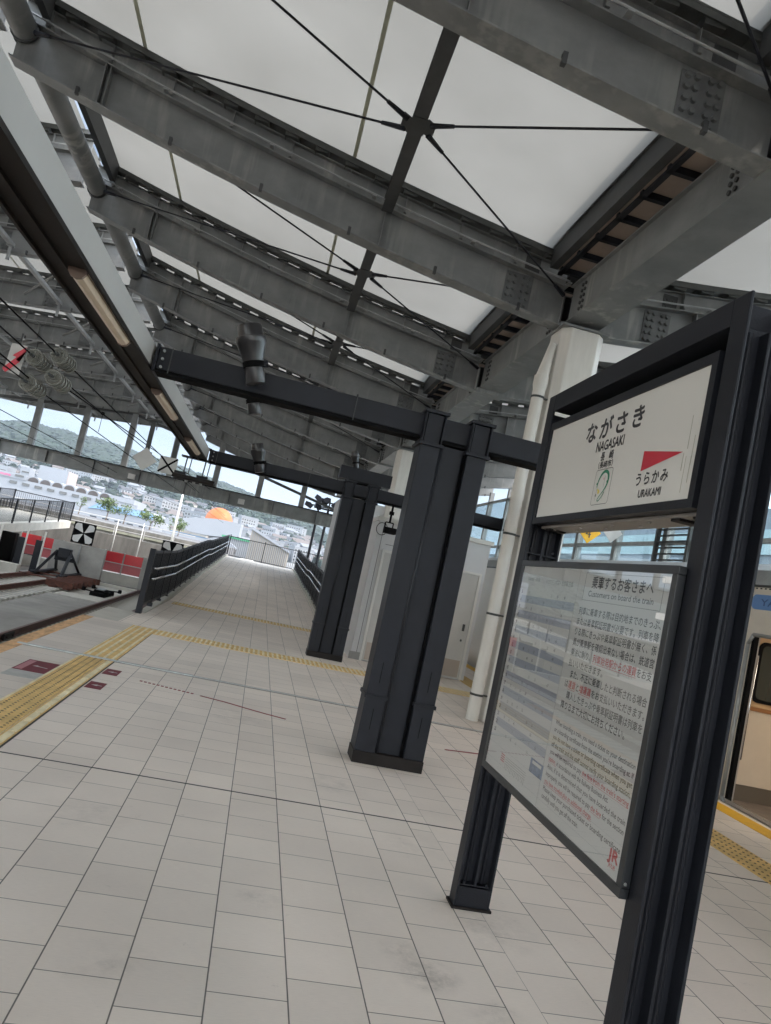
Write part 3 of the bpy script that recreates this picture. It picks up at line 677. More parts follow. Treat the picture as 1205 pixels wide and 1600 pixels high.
for i, (ya, yb) in enumerate(zip(GYS, GYS[1:])):
    y0, y1 = ya+.12, yb-.12
    sheet(bC, -4.2, 3.0, ya+.05, yb-.05, (0, -2.93), 'roof_membrane', 'pale translucent roof membrane over the platform in the %s roof bay' % nth[i], 'roof membranes over the platform')
    sheet(bR, 3.95, 10.2, ya+.05, yb-.05, (6.9,), 'roof_membrane', 'pale translucent membrane of the right roof wing in the %s roof bay' % nth[i], 'roof membranes of the right wing')
    sheet(bL, -16.5, -4.85, ya+.05, yb-.05, (-8.5, -12), 'roof_membrane', 'pale translucent membrane over the tracks in the %s roof bay' % nth[i], 'roof membranes over the tracks')
    # ridge pipe
    t = thing('ridge_pipe', 'round grey ridge pipe between roof girders in the %s roof bay' % nth[i], 'roof pipe', 'ridge pipes')
    MB().tube((-4.42, ya+.02, bC(-4.42)+.44), (-4.42, yb-.02, bC(-4.42)+.44), .16, 20, cap=True).build('pipe', galv, t, smooth=True)
    MB().lathe([(.18, -.02), (.18, .02)], (-4.42, ya+.06, bC(-4.42)+.44), 'Y', 20).lathe([(.18, -.02), (.18, .02)], (-4.42, yb-.06, bC(-4.42)+.44), 'Y', 20).build('collar', galvd, t, smooth=True)
    B(-4.22, -4.12, ya+.14, yb-.14, bC(-4.2)+.66, bC(-4.2)+1.0).build('edge_channel', galvd, t)
    # bracing
    t = thing('roof_bracing', 'flat strut with star plate and four tie rods in the %s roof bay' % nth[i], 'roof bracing', 'roof bracing of the platform bays')
    zs = bC(.585)+.49; ym = (ya+yb)/2
    B(.51, .66, ya+.13, yb-.13, zs, zs+.012).box(.58, .59, ya+.13, yb-.13, zs+.012, zs+.15).box(.51, .66, ya+.13, yb-.13, zs+.15, zs+.16).build('strut', galvd, t)
    MB().prism([(.40, ym-.17), (.50, ym-.10), (.50, ym+.17), (.40, ym+.10)], 'Z', zs-.012, zs-.001).prism([(.77, ym+.17), (.67, ym+.10), (.67, ym-.17), (.77, ym-.10)], 'Z', zs-.012, zs-.001).box(.5, .67, ym-.15, ym+.15, zs-.010, zs-.001).build('node_plate', galvd, t)
    for sx, yy in ((-1, ya), (-1, yb), (1, ya), (1, yb)):
        s = 1 if yy == yb else -1
        e = Vector((-4.25, yy-s*.15, bC(-4.25)+.42)) if sx < 0 else Vector((3.25, yy-s*.15, bC(3.25)+.42))
        st = Vector((.585+sx*.13, ym+s*.09, zs-.02)); d = (e-st).normalized()
        MB().tube(st, e, .0135, 8).tube(st, st+d*.28, .032, 8, .022).tube(e-d*.25, e, .024, 8, .034).build('tie_rod', dark, t)
    # long beam and gutter at the column line
    t = thing('valley_beam', 'long box beam along the column line in the %s roof bay' % nth[i], 'beam', 'valley beams over the column line')
    a0, b0 = ya+.17, yb-.17
    B(3.36, 3.85, a0, b0, 5.60, 5.62).box(3.38, 3.40, a0, b0, 5.62, 6.10).box(3.81, 3.83, a0, b0, 5.62, 6.10).box(3.33, 3.88, a0, b0, 6.10, 6.12).build('box_beam', galv, t)
    B(2.98, 3.09, a0-.02, b0+.02, 6.30, 6.62).box(2.95, 2.98, a0-.02, b0+.02, 6.60, 6.64).build('gutter_channel', galvd, t)
    B(3.1, 3.16, a0, b0, 6.22, 6.26).build('gutter_lip', dark, t)
    MB().box(3.10, 3.62, a0, b0, 6.30, 6.32).build('gutter_sheet', tanp, t)
    B(2.96, 4.0, ya+.002, yb-.002, 6.74, 6.76).build('gutter_cover', galvd, t)
    nb = 8
    for k in range(nb):
        y = a0+.1+k*(b0-a0-.2)/(nb-1); MB().box(3.1, 3.6, y-.03, y+.03, 6.22, 6.297).build('rib', dark, t)
    mb = MB()
    for k in range(2):
        for sx, xx in ((-1, 3.38), (1, 3.83)):
            for u in range(2):
                for v in range(5):
                    yy = (a0+.35+u*.09) if k == 0 else (b0-.35-u*.09)
                    mb.lathe([(.024, -.02), (.026, 0)] if sx < 0 else [(.026, 0), (.024, .02)], (xx, yy, 5.68+v*.085), 'X', 8)
    mb.build('bolt_heads', galvd, t)
# node drums at every girder on the valley line
for i, y in enumerate(GYS):
    t = thing('node_drum', 'dark round drum joining girders on the column line, %s in its row' % nth[i], 'steel node', 'node drums on the column line')
    MB().lathe([(.15, 5.62), (.15, 6.34)], (3.6, y, 0), n=24).build('drum', galvd, t, smooth=True)
    MB().box(3.3, 3.9, y-.165, y+.165, 5.535, 5.60).build('node_plate', galv, t)
    B(3.31, 3.95, y-.18, y+.18, 6.297, 6.318).build('cover_plate', galvd, t)
# left wing struts and diagonals
for i, (ya, yb) in enumerate(zip(GYS, GYS[1:])):
    t = thing('track_roof_brace', 'pale strut and diagonal bars over the tracks in the %s roof bay' % nth[i], 'roof bracing', 'bracing bars over the tracks')
    for x in (-7.2, -10.5, -14):
        z = bL(x)+.12; MB().box(x-.06, x+.06, ya+.1, yb-.1, z, z+.08).box(x-.03, x+.03, yb-.2, yb-.14, z-.35, z).box(x-.08, x+.08, yb-.24, yb-.12, z-.02, z).build('strut', galvl, t)
    for xa, xb in ((-5.4, -8.2), (-8.2, -11.5), (-11.5, -15)):
        MB().tube((xa, ya+.1, bL(xa)+.45), (xb, yb-.1, bL(xb)+.30), .035, 6).build('diagonal', galv, t)

# end truss
et = thing('end_truss', 'long grey beam with upright posts closing the far end of the roof', 'truss'); EY = 38.9
B(-22, 3.4, EY, EY+.45, 3.56, 3.6).box(-22, 3.4, EY+.2, EY+.24, 3.6, 4.2).box(-22, 3.4, EY, EY+.45, 4.2, 4.22).build('lower_beam', galv, et)
B(-22, 3.4, EY-.02, EY+.3, 4.222, 4.27).build('gutter', black, et)
x = -21.5
while x < 3.4:
    b = (bL(x) if x < -5 else bC(x))
    B(x-.14, x+.14, EY+.02, EY+.3, 4.27, b+.3).build('post', galv, et)
    mb = MB().box(x-.008+.9, x+.008+.9, EY+.02, EY+.19, 3.61, 4.19); mb.build('stiffener', galvd, et)
    x += 2.29
mb = MB()
for a, b, za, zb in ((-22, -7.85, 5.5, 7.0), (-7.85, -5.77, 7.0, 6.6), (-5.77, -.91, 6.6, 5.39), (-.91, 3.3, 5.39, 4.5)):
    mb.hexa([(a, EY+.08, za-.07), (b, EY+.08, zb-.07), (b, EY+.2, zb-.07), (a, EY+.2, za-.07), (a, EY+.08, za+.07), (b, EY+.08, zb+.07), (b, EY+.2, zb+.07), (a, EY+.2, za+.07)])
mb.build('upper_rail', galvd, et)
for x in (-7.2, -1.6): B(x-.2, x+.12, EY-.01, EY+.19, 3.72, 3.98).build('number_plate', sideboard, et)

# white roof columns and drain pipes
def roof_column(y, lb):
    t = thing('roof_column', lb, 'column', 'white roof columns', (0, y, 0))
    c = .11; h = .31; poly = [(3.62-h+c, -h), (3.62+h-c, -h), (3.62+h, -h+c), (3.62+h, h-c), (3.62+h-c, h), (3.62-h+c, h), (3.62-h, h-c), (3.62-h, -h+c)]
    MB().prism(poly, 'Z', 0, 5.50).build('shaft', cream, t, bevel=.015)
    B(3.28, 3.96, -.33, .33, 5.50, 5.53).build('cap_plate', galv, t)
    return t
rc = roof_column(9.8, 'nearest white steel roof column beside the drain pipe')
dup(rc, None, (0, 22.25, 0), 'farther white steel roof column behind the twin columns'); dup(rc, None, (0, 34.7, 0), 'farthest white steel roof column beyond the white building')
dp = thing('drain_pipe', 'white plastic drain pipe clamped to the near white column', 'drain pipe')
MB().lathe([(.085, 0), (.085, 3.0), (.09, 3.0), (.09, 3.12), (.085, 3.12), (.085, 4.55), (.10, 4.62), (.10, 4.75)], (3.17, 9.62, 0), n=24).build('pipe', cream, dp, smooth=True)
MB().tube((3.17, 9.62, 4.72), (3.25, 9.66, 5.25), .09, 20, .05).build('bend', cream, dp, smooth=True)
for z in (.34, 1.42, 2.52, 3.75, 4.45):
    MB().lathe([(.092, z-.015), (.092, z+.015)], (3.17, 9.62, 0), n=24).box(3.24, 3.36, 9.6, 9.63, z-.012, z+.012).build('clamp', galvd, dp)

# ------------------------------------------------------------------ staff building on the platform
sb = thing('staff_building', 'white panelled building with doors behind the columns', 'building')
B(1.995, 4.22, 13.76, 22.2, 0, 2.62).build('walls', walls, sb)
B(1.97, 4.26, 13.72, 22.19, 2.621, 2.70).build('roof_edge', white, sb)
B(1.965, 3.3, 13.745, 13.757, .0, .14).build('skirting', skirt, sb)
for (x0, x1, hh) in ((2.22, 2.98, 2.05), (3.36, 4.10, 2.0)):
    d = B(x0, x1, 13.73, 13.752, .02, hh).build('door', doorm, sb)
    MB().box(x0-.05, x0-.005, 13.715, 13.756, 0, hh+.05).box(x1+.005, x1+.05, 13.715, 13.756, 0, hh+.05).box(x0-.004, x1+.004, 13.715, 13.756, hh+.006, hh+.05).build('door_frame', white, d)
    B(x0+.03, x1-.03, 13.722, 13.7295, .04, .36).build('kick_plate', mat('kick_plate', (.36, .31, .27), .4, metal=.4) if 'kick_plate' not in MATS else MATS['kick_plate'], d)
    B(x1-.12, x1-.08, 13.70, 13.7295, .92, 1.05).build('handle', galvd, d)
    B(x1-.115, x1-.085, 13.71, 13.7295, .72, .76).build('lock', galvd, d)
mb = MB()
for x in (2.10,): mb.box(x-.004, x+.004, 13.757, 13.762, .14, 2.62)
mb.box(3.15, 3.158, 13.754, 13.7615, .14, 2.62).box(2.2, 3.0, 13.754, 13.7615, 2.2, 2.208)
mb.build('panel_joints', joint, sb)
B(1.972, 4.2, 22.21, 24.5, 0, 3.7).build('rear_block', walls, sb)

# ------------------------------------------------------------------ station sign
PX = 1.36
ss = thing('station_sign', 'large dark framed station name sign with notice board below on the right', 'station sign', None)
def hpost(y0):
    t = MB().box(PX, PX+.012, y0, y0+.093, 0, 2.76).box(PX+.181, PX+.193, y0, y0+.093, 0, 2.76)
    t.box(PX+.013, PX+.18, y0+.055, y0+.065, .0, 2.66)            # web
    t.box(PX+.09, PX+.103, y0+.004, y0+.054, .115, 2.64)           # centre rib
    o = t.build('post', darkv, ss, bevel=.0035)
    B(PX+.013, PX+.18, y0+.002, y0+.054, .0, .11).build('foot_box', dark, o)
    B(PX-.012, PX+.205, y0-.012, y0+.105, 0, .012).build('base_plate', brown, o)
    MB().tube((PX+.052, y0+.056, .115), (PX+.052, y0+.056, 2.64), .012, 8).tube((PX+.142, y0+.056, .115), (PX+.142, y0+.056, 2.64), .012, 8).build('rounded_rib', dark, o)
    mb = MB()
    zz_ = (.17, 1.93) if y0 > 3 else (.17,)
    for z in zz_: mb.box(PX+.013, PX+.18, y0+.01, y0+.054, z-.055, z-.048)
    for z in ((.13, 1.85, 1.9) if y0 > 3 else (.13,)):
        for xx in (.035, .097, .16): mb.lathe([(.007, -.006), (.008, 0)], (PX+xx, y0+.012, z), 'Y', 8)
    mb.build('fixings', dark, o)
hpost(3.812); hpost(2.165)
B(PX+.0005, PX+.193, 2.258, 3.812, 2.662, 2.76).build('top_beam', darkv, ss, bevel=.003)
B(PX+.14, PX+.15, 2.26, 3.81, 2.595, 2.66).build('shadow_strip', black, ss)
# name board
nb_ = MB()
y0, y1, z0, z1 = 2.298, 3.802, 2.032, 2.590
for a in ((y0, y1, z0, 2.065), (y0, y1, 2.552, z1), (y0, 2.333, 2.0651, 2.5519), (3.779, y1, 2.0651, 2.5519)): nb_.box(PX+.004, PX+.05, *a)
nbo = nb_.build('name_board', darkv, ss)
B(PX+.012, PX+.045, 2.333, 3.779, 2.0655, 2.5515).build('face', signw, nbo)
B(PX+.051, PX+.185, 2.30, 3.80, 2.04, 2.585).build('case', mat('aluminium_tray', (.33, .31, .29), .45, metal=.5, var=.15), nbo)
mb = B(PX+.06, PX+.19, 2.265, 3.80, 2.018, 2.030)
for k in range(9): mb.lathe([(.008, -.006), (.008, 0)], (PX+.09+(k % 2)*.05, 2.4+k*.16, 2.017), n=8)
mb.build('underside_tray', MATS['aluminium_tray'], nbo)
for k, yy in enumerate((2.33, 2.47, 3.70)): B(PX+.07, PX+.16, yy, yy+.06, 2.008, 2.0175).build('bracket', brown, nbo)
# vertical grime runs on the board
mb = MB(); rg = random.Random(3)
for k in range(5):
    yy = 2.345+rg.random()*.09; zz = 2.08+rg.random()*.2
    mb.box(PX+.0108, PX+.0114, yy, yy+.0016+rg.random()*.001, zz, zz+.05+rg.random()*.1)
mb.build('grime', mat('grime', (.38, .37, .30), .8), nbo)

def text(s, y, z, h, m, parent, name='lettering', x=PX+.0105, align='LEFT', fit=None, bold=0, space=1.0, cols=None, mats=None, lineh=None):
    """text on the plane facing -X; runs towards the viewer (-Y); y,z = start and baseline; h = font size"""
    cu_ = bpy.data.curves.new(name, 'FONT'); cu_.body = s; cu_.size = h; cu_.align_x = align; cu_.space_character = space; cu_.resolution_u = 3
    for mm in (mats or [m]): cu_.materials.append(mm)
    if cols:
        for i, c in enumerate(cols):
            if i < len(cu_.body_format): cu_.body_format[i].material_index = c
    to = bpy.data.objects.new('tmp', cu_); COL.objects.link(to)
    dg = bpy.context.evaluated_depsgraph_get(); dg.update()
    me = bpy.data.meshes.new_from_object(to.evaluated_get(dg)); bpy.data.objects.remove(to); me.name = name
    if fit and len(me.vertices):
        xs = [v.co.x for v in me.vertices]; w0 = max(xs)-min(xs); x0 = min(xs)
        for v in me.vertices: v.co.x = (v.co.x-x0)*fit/w0
    for v in me.vertices: v.co = Vector((0, -v.co.x, v.co.y))
    if bold:
        import bmesh
        bm = bmesh.new(); bm.from_mesh(me); geo = list(bm.verts)+list(bm.edges)+list(bm.faces)
        for k, (dy, dz) in enumerate(((bold, 0), (-bold, 0), (0, bold), (0, -bold))):
            r_ = bmesh.ops.duplicate(bm, geom=geo)
            bmesh.ops.translate(bm, verts=[g for g in r_['geom'] if isinstance(g, bmesh.types.BMVert)], vec=(-.00003*(k+1), dy, dz))
        bm.to_mesh(me); bm.free()
    o = bpy.data.objects.new(name, me); COL.objects.link(o); o.location = (x, y, z)
    if parent: o.parent = parent
    return o
def textc(s, yc, z, h, m, parent, width, **k):   # centred on yc with a given width
    return text(s, yc+width/2, z, h, m, parent, fit=width, **k)
text('ながさき', 3.312, 2.412, .108, ink, nbo, 'station_name', fit=.535, space=1.35, bold=.003)
text('NAGASAKI', 3.175, 2.345, .066, ink, nbo, 'romanised_name', fit=.262, bold=.0012)
text('長　崎', 3.110, 2.298, .045, ink, nbo, 'kanji_name', fit=.122, bold=.0008)
text('（長崎市）', 3.118, 2.262, .034, ink, nbo, 'city_name', fit=.138, bold=.0006)
text('うらかみ', 2.738, 2.150, .058, ink, nbo, 'next_station', fit=.236, space=1.25, bold=.0012)
text('URAKAMI', 2.70, 2.096, .045, ink, nbo, 'romanised_next_station', fit=.166, bold=.0009)
MB().add([(PX+.0105, 2.716, 2.288), (PX+.0105, 2.427, 2.246), (PX+.0105, 2.716, 2.205)], [(0, 1, 2)]).build('arrow', redp, nbo)
# fix arrow outline: vertical back edge, point towards the viewer
# emblem: rounded frame with a green looped ribbon
def ribbon(pts, wd, x, m, parent, name, closed=False):
    mb = MB(); P = [Vector(p) for p in pts]; n = len(P)
    Lf, Rt = [], []
    for i in range(n):
        a = P[(i-1) % n] if (closed or i > 0) else P[i]; b = P[(i+1) % n] if (closed or i < n-1) else P[i]
        d = (b-a).normalized(); nn = Vector((-d.y, d.x)); w_ = wd if isinstance(wd, float) else wd[i]
        Lf.append(P[i]+nn*w_/2); Rt.append(P[i]-nn*w_/2)
    vs_ = [(x, p.x, p.y) for p in Lf]+[(x, p.x, p.y) for p in Rt]
    fs = [(i, (i+1) % n, n+(i+1) % n, n+i) for i in range(n if closed else n-1)]
    mb.add(vs_, fs); return mb.build(name, m, parent)
def rrect(y0, y1, z0, z1, r, n=5):
    o = []
    for cx, cz, a0 in ((y1-r, z1-r, 0), (y0+r, z1-r, 90), (y0+r, z0+r, 180), (y1-r, z0+r, 270)):
        for k in range(n+1): a = R(a0+90*k/n); o.append((cx+r*math.cos(a), cz+r*math.sin(a)))
    return o
EX = PX+.0105
ribbon(rrect(2.962, 3.124, 2.092, 2.252, .014), .0022, EX, ink, nbo, 'emblem_frame', True)
def cr_spline(pts, n=6):
    P = [Vector(p) for p in pts]; o = []
    for i in range(len(P)-1):
        p0, p1, p2, p3 = P[max(0, i-1)], P[i], P[i+1], P[min(len(P)-1, i+2)]
        for k in range(n):
            t = k/n; o.append(.5*((2*p1)+(p2-p0)*t+(2*p0-5*p1+4*p2-p3)*t*t+(3*p1-p0-3*p2+p3)*t**3))
    return o+[P[-1]]
# local emblem coords u right (0..1), v up (0..1)
def EM(pts): return [(3.124-u*.162, 2.092+v*.160) for u, v in pts]
loop = cr_spline(EM([(.20, .50), (.24, .68), (.38, .86), (.58, .93), (.76, .85), (.82, .68), (.76, .50), (.62, .36), (.46, .24), (.36, .13), (.44, .10), (.58, .20), (.70, .34)]))
nn_ = len(loop); wds = [.005+.010*max(0, math.sin(math.pi*min(1, i/(nn_*.62)))) for i in range(nn_)]
ribbon(loop, wds, EX, green, nbo, 'emblem_ribbon')
def disc(u, v, r, m, nm, x=EX-.0004):
    c = EM([(u, v)])[0]; MB().add([(x, c[0]+r*math.cos(a), c[1]+r*math.sin(a)) for a in [2*math.pi*k/10 for k in range(10)]], [tuple(range(10))]).build(nm, m, nbo)
disc(.36, .36, .010, yel_em, 'emblem_spot'); disc(.30, .42, .006, yel_em, 'emblem_spot'); disc(.56, .72, .006, pink_em, 'emblem_spot'); disc(.22, .27, .007, mat('emblem_grey', (.25, .27, .25), .6), 'emblem_spot'); disc(.78, .62, .006, green, 'emblem_spot'); disc(.18, .60, .005, green, 'emblem_spot')
ribbon(EM([(.20, .12), (.24, .50)]), .002, EX-.0002, MATS['emblem_grey'], nbo, 'emblem_line'); ribbon(EM([(.60, .45), (.62, .80)]), .002, EX-.0002, MATS['emblem_grey'], nbo, 'emblem_line')
ribbon(EM([(.60, .14), (.72, .34)]), .002, EX-.0002, MATS['emblem_grey'], nbo, 'emblem_line')

# notice board
IX = 1.326
nt_ = MB(); y0, y1, z0, z1 = 2.240, 3.722, .752, 1.824
for a in ((y0, y1, z0, .785), (y0, y1, 1.795, z1), (y0, 2.274, .7851, 1.7949), (3.688, y1, .7851, 1.7949)): nt_.box(IX, IX+.03, *a)
nto = nt_.build('notice_board', mat('slate_frame', (.018, .02, .023), .4, var=.1), ss, bevel=.002)
B(IX+.0305, IX+.075, 2.243, 3.72, .756, 1.82).build('case', black, nto)
paper = mat('poster_paper', (.66, .66, .645), .5)
B(IX+.0062, IX+.009, 2.2745, 3.6875, .7855, 1.7945).build('backing', paper, nto)
MB().add([(IX+.002, 2.2742, .7852), (IX+.002, 3.6878, .7852), (IX+.002, 3.6878, 1.7948), (IX+.002, 2.2742, 1.7948)], [(0, 1, 2, 3)]).build('glazing', coverg, nto)
TX = IX+.006
def line_rect(yl, yr, zb, zt, w_, m, nm):
    mb = MB()
    for a in ((yr, yl, zt-w_, zt), (yr, yl, zb, zb+w_), (yr, yr+w_, zb+w_, zt-w_), (yl-w_, yl, zb+w_, zt-w_)): mb.box(TX-.0006, TX, *a)
    return mb.build(nm, m, nto)
line_rect(2.935, 2.318, 1.665, 1.782, .0022, MATS['emblem_grey'], 'title_box')
text('乗車するお客さまへ', 2.868, 1.722, .054, ink, nto, 'title', x=TX, fit=.485, bold=.0011)
text('Customers on board the train', 2.885, 1.684, .034, ink, nto, 'subtitle', x=TX, fit=.515, bold=.0002)
J = [('列車に乗車する際は目的地までのきっぷ、', None), ('または乗車駅証明書が必要です。列車を降', None), ('りる際にきっぷや乗車駅証明書が無く、係', None),
     ('員が乗車駅を確認出来ない場合は、鉄道営', None), ('業法に則り、列車始発駅からの運賃をお支', (6, 16)), ('払いいただきます。', None), ('　また、不正に乗車したと判断される場合', None),
     ('は運賃と増運賃をお支払いいただきます。', (1, 3, 4, 7)), ('　購入したきっぷや乗車駅証明書は列車を', None), ('降りるまで大切にお持ちください。', None)]
zt = 1.607; pitch = .0434; cw_ = .0342
for i, (s, rd) in enumerate(J):
    n = len(s); cols = [0]*n
    if rd:
        for a, b in zip(rd[::2], rd[1::2]):
            for k in range(a, b): cols[k] = 1
            MB().box(TX-.0005, TX, 2.942-b*cw_, 2.942-a*cw_, zt-i*pitch-.008, zt-i*pitch-.0065).build('underline', rede, nto)
    body = s.lstrip('　'); off = n-len(body)
    text(body, 2.942-off*cw_, zt-i*pitch, .0345, ink, nto, 'paragraph', x=TX, fit=cw_*len(body)-.002, bold=.0004, cols=cols[off:], mats=[ink, rede])
E_ = [("When boarding a train, you need a ticket to your destination", None, 1), ("or a boarding certificate from the station you're boarding at. If", None, 1), ("you do not have a ticket or boarding certificate when you get", None, 1),
      ("off the train and the staff cannot verify your boarding station,", None, 1), ("you will be required to pay the fare from the train's starting", "the fare from the train's starting", 1), ("station, in accordance with the Railway Business Act.", "station,", .80),
      ("Also, if it is determined that you have boarded the train", None, 1), ("improperly, you will be required to pay the fare for the section", "the fare", 1), ("you have traveled plus an additional charge.", "you have traveled plus an additional charge.", .66),
      ("Please keep your purchased ticket or boarding certificate", None, 1), ("carefully until you get off the train.", None, .53)]
zt = 1.142; pitch = .0302
for i, (s, rd, fr) in enumerate(E_):
    cols = [0]*len(s)
    if rd:
        a = s.index(rd)
        for k in range(a, a+len(rd)): cols[k] = 1
        ya = 2.956-.664*fr*a/len(s); yb_ = 2.956-.664*fr*(a+len(rd))/len(s)
        MB().box(TX-.0005, TX, yb_, ya, zt-i*pitch-.006, zt-i*pitch-.005).build('underline', rede, nto)
    text(s, 2.956, zt-i*pitch, .0262, ink, nto, 'paragraph', x=TX, fit=.664*fr, cols=cols, mats=[ink, rede], bold=.0004)
text('JR', 2.360, .834, .050, rede, nto, 'railway_mark', x=TX, fit=.066, bold=.0028)
text('JR九州', 2.350, .812, .017, rede, nto, 'railway_caption', x=TX, fit=.044, bold=.0004)
# timetable sheet on the left half
bandm = mat('timetable_band', (.40, .43, .50), .5); gridm = MATS['emblem_grey']
mb = MB()
for k in range(9): mb.box(TX-.0008, TX-.0003, 3.0, 3.65, .985+k*.078, 1.022+k*.078)
mb.build('timetable_bands', bandm, nto)
text('ハウステンボス・佐世保 方面', 3.36, 1.715, .027, gridm, nto, 'timetable_heading', x=TX-.001, fit=.31)
text('長崎本線・大村線', 3.60, 1.722, .02, gridm, nto, 'timetable_heading', x=TX-.001, fit=.16)
rg = random.Random(5)
for k in range(19):
    z = 1.655-k*.039
    text('%d' % (5+k), 3.655, z, .024, ink, nto, 'hour', x=TX-.001, bold=.0012)
    ms = sorted(rg.sample(range(1, 59), 4)); pos = sorted(rg.sample([3.56, 3.49, 3.42, 3.35, 3.27, 3.2, 3.12], 4), reverse=True)
    for yy, mm in zip(pos, ms): text('%02d' % mm, yy, z, .019, ink if rg.random() < .6 else gridm, nto, 'minute', x=TX-.001)
B(TX-.0009, TX-.0002, 2.990, 3.133, .896, .955).build('photo_strip', mat('poster_blue', (.14, .20, .32), .5, var=.5, vscale=30), nto)
B(TX-.0016, TX-.001, 3.01, 3.11, .935, .948).build('photo_caption', paper, nto)
mb = MB()
for k in range(4): mb.box(TX-.0006, TX-.0001, 3.44, 3.49, .875-k*.010, .879-k*.010)
mb.build('legend_red', rede, nto)
mb = MB()
for k in range(4): mb.box(TX-.0006, TX-.0001, 3.16, 3.43, .875-k*.010, .8765-k*.010)
for k in range(14): mb.box(TX-.0006, TX-.0001, 3.17+k*.019, 3.172+k*.019, .82+(k % 3)*.006, .842)
mb.build('legend_lines', gridm, nto)
mb = MB().box(TX-.0006, TX-.0001, 2.995, 2.997, .79, 1.79)
mb.build('sheet_edge', mat('sheet_edge', (.45, .45, .44), .6), nto)
# small steel clips on the frame
MB().lathe([(.006, -.004), (.006, 0)], (IX+.012, 2.24, .80), 'Y', 8).build('screw', inox, nto)

# ------------------------------------------------------------------ overhead line gear over the near track
def insulator(x, y, z, lb):
    t = thing('insulator', lb, 'insulator', 'ribbed insulators on the overhead wires', (x, y, z))
    for k in range(5):
        MB().lathe([(.02, -.03), (.035, -.03), (.04, .0), (.052, -.012), (.06, .004), (.072, -.012), (.082, .006), (.094, -.010), (.104, .008), (.124, -.004), (.132, .012), (.10, .028), (.045, .038), (.035, .10), (.02, .115)], (0, k*.145, 0), 'Y', 28).build('disc', porc, t, smooth=True)
    MB().tube((0, -.25, 0), (0, .95, 0), .014, 8).lathe([(.03, -.05), (.03, .0)], (0, -.05, 0), 'Y', 10).build('rod', galvd, t)
insulator(-4.06, 12, 3.74, 'upper left ribbed glass insulator over the tracks')
insulator(-3.72, 12, 3.85, 'upper right ribbed glass insulator over the tracks')
insulator(-4.06, 12, 3.33, 'lower left ribbed glass insulator over the tracks')
insulator(-3.72, 12, 3.50, 'lower right ribbed glass insulator over the tracks')
wp = thing('warning_plate', 'white plate with a red lightning bolt beside the insulators', 'warning sign')
MB().add([(-4.42, 12, 3.87), (-4.2, 12.02, 3.88), (-4.22, 12.03, 3.40), (-4.44, 12, 3.42)], [(0, 1, 2, 3)]).add([(-4.42, 12.012, 3.87), (-4.2, 12.032, 3.88), (-4.22, 12.042, 3.40), (-4.44, 12.012, 3.42)], [(0, 3, 2, 1)]).build('plate', sideboard, wp)
MB().add([(-4.20, 11.98, 3.85), (-4.36, 11.98, 3.68), (-4.30, 11.98, 3.665), (-4.46, 11.98, 3.45), (-4.40, 11.98, 3.40), (-4.24, 11.98, 3.60), (-4.30, 11.98, 3.63), (-4.18, 11.98, 3.80)], [(0, 1, 2, 7), (2, 3, 4, 5), (2, 5, 6, 7)]).build('bolt', redp, wp)
MB().tube((-4.3, 12, 3.88), (-4.3, 12, 4.05), .012, 6).build('hanger', galvd, wp)
def wire(pts, lb, r=.012, droppers=None):
    t = thing('overhead_wire', lb, 'overhead wire', 'overhead wires above the tracks')
    MB().path(pts, r, 6).build('wire', black, t)
    if droppers:
        for (x, y, z0_, z1_) in droppers:
            MB().tube((x, y, z0_), (x, y, z1_), .006, 5).box(x-.03, x+.03, y-.05, y+.05, z1_-.03, z1_+.03).build('dropper', black, t)
wire([(-4.07, -9, 4.0), (-4.06, 11.8, 3.74), (-4.07, 70, 4.05)], 'upper overhead wire above the near track', droppers=[(-4.07, 17, 3.36, 3.78), (-4.07, 24, 3.4, 3.82), (-4.07, 31, 3.4, 3.85)])
wire([(-3.72, -9, 3.9), (-3.72, 12.9, 3.85), (-3.9, 70, 3.75)], 'second overhead wire right of the near track centre')
wire([(-4.06, -9, 3.33), (-4.06, 12.9, 3.33), (-4.07, 70, 3.36)], 'contact wire above the near track', .01)
wire([(-8, -9, 3.88), (-8, 70, 3.88)], 'upper overhead wire above the buffer stop track', droppers=[(-8, 30, 3.54, 3.88), (-8, 37, 3.54, 3.88)])
wire([(-8, -9, 3.54), (-8, 70, 3.54)], 'contact wire above the buffer stop track', .01)
wire([(-3.72, 12.9, 3.50), (-3.3, 38.9, 4.1)], 'anchor wire from the lower right insulator to the end truss')
wire([(-4.06, 12.0, 3.4), (-7.2, 2.0, 5.4), (-9, -4, 6.6)], 'slanting wire from the insulators up to the left roof')
MB_ = MB().lathe([(.0, -.1), (.06, -.08), (.08, 0), (.06, .08), (0, .1)], (0, 0, 0), 'Z', 12)
# diamond boards
def diamond(xc, yc, zc, h, lb, face, poleup):
    t = thing('diamond_sign', lb, 'sign', None, (xc, yc, zc))
    MB().prism([(-h, 0), (0, -h), (h, 0), (0, h)], 'Y', 0, .02).build('board', face, t)
    MB().box(-.05, .05, .03, .12, .1, poleup).box(-.16, .2, .0, .16, poleup-.05, poleup).build('hanger', galvd, t)
    return t
d1 = diamond(-3.21, 18.3, 3.12, .285, 'plain grey white diamond board hanging over the near track', sideboard, 1.0)
xb = thing('cross_sign', 'white square board with a black cross beside the diamond board', 'sign')
B(-2.86, -2.44, 18.3, 18.32, 2.90, 3.30).build('board', sideboard, xb)
mb = MB()
for a, b in (((-2.85, 3.29), (-2.45, 2.91)), ((-2.45, 3.29), (-2.85, 2.91))):
    d = (Vector(b)-Vector(a)).normalized()*.022; n_ = Vector((-d.y, d.x))
    mb.prism([(a[0]-n_.x, a[1]-n_.y), (b[0]-n_.x, b[1]-n_.y), (b[0]+n_.x, b[1]+n_.y), (a[0]+n_.x, a[1]+n_.y)], 'Y', 18.294-(.003 if a[0] > -2.5 else 0), 18.2995)
mb.build('cross', black, xb)
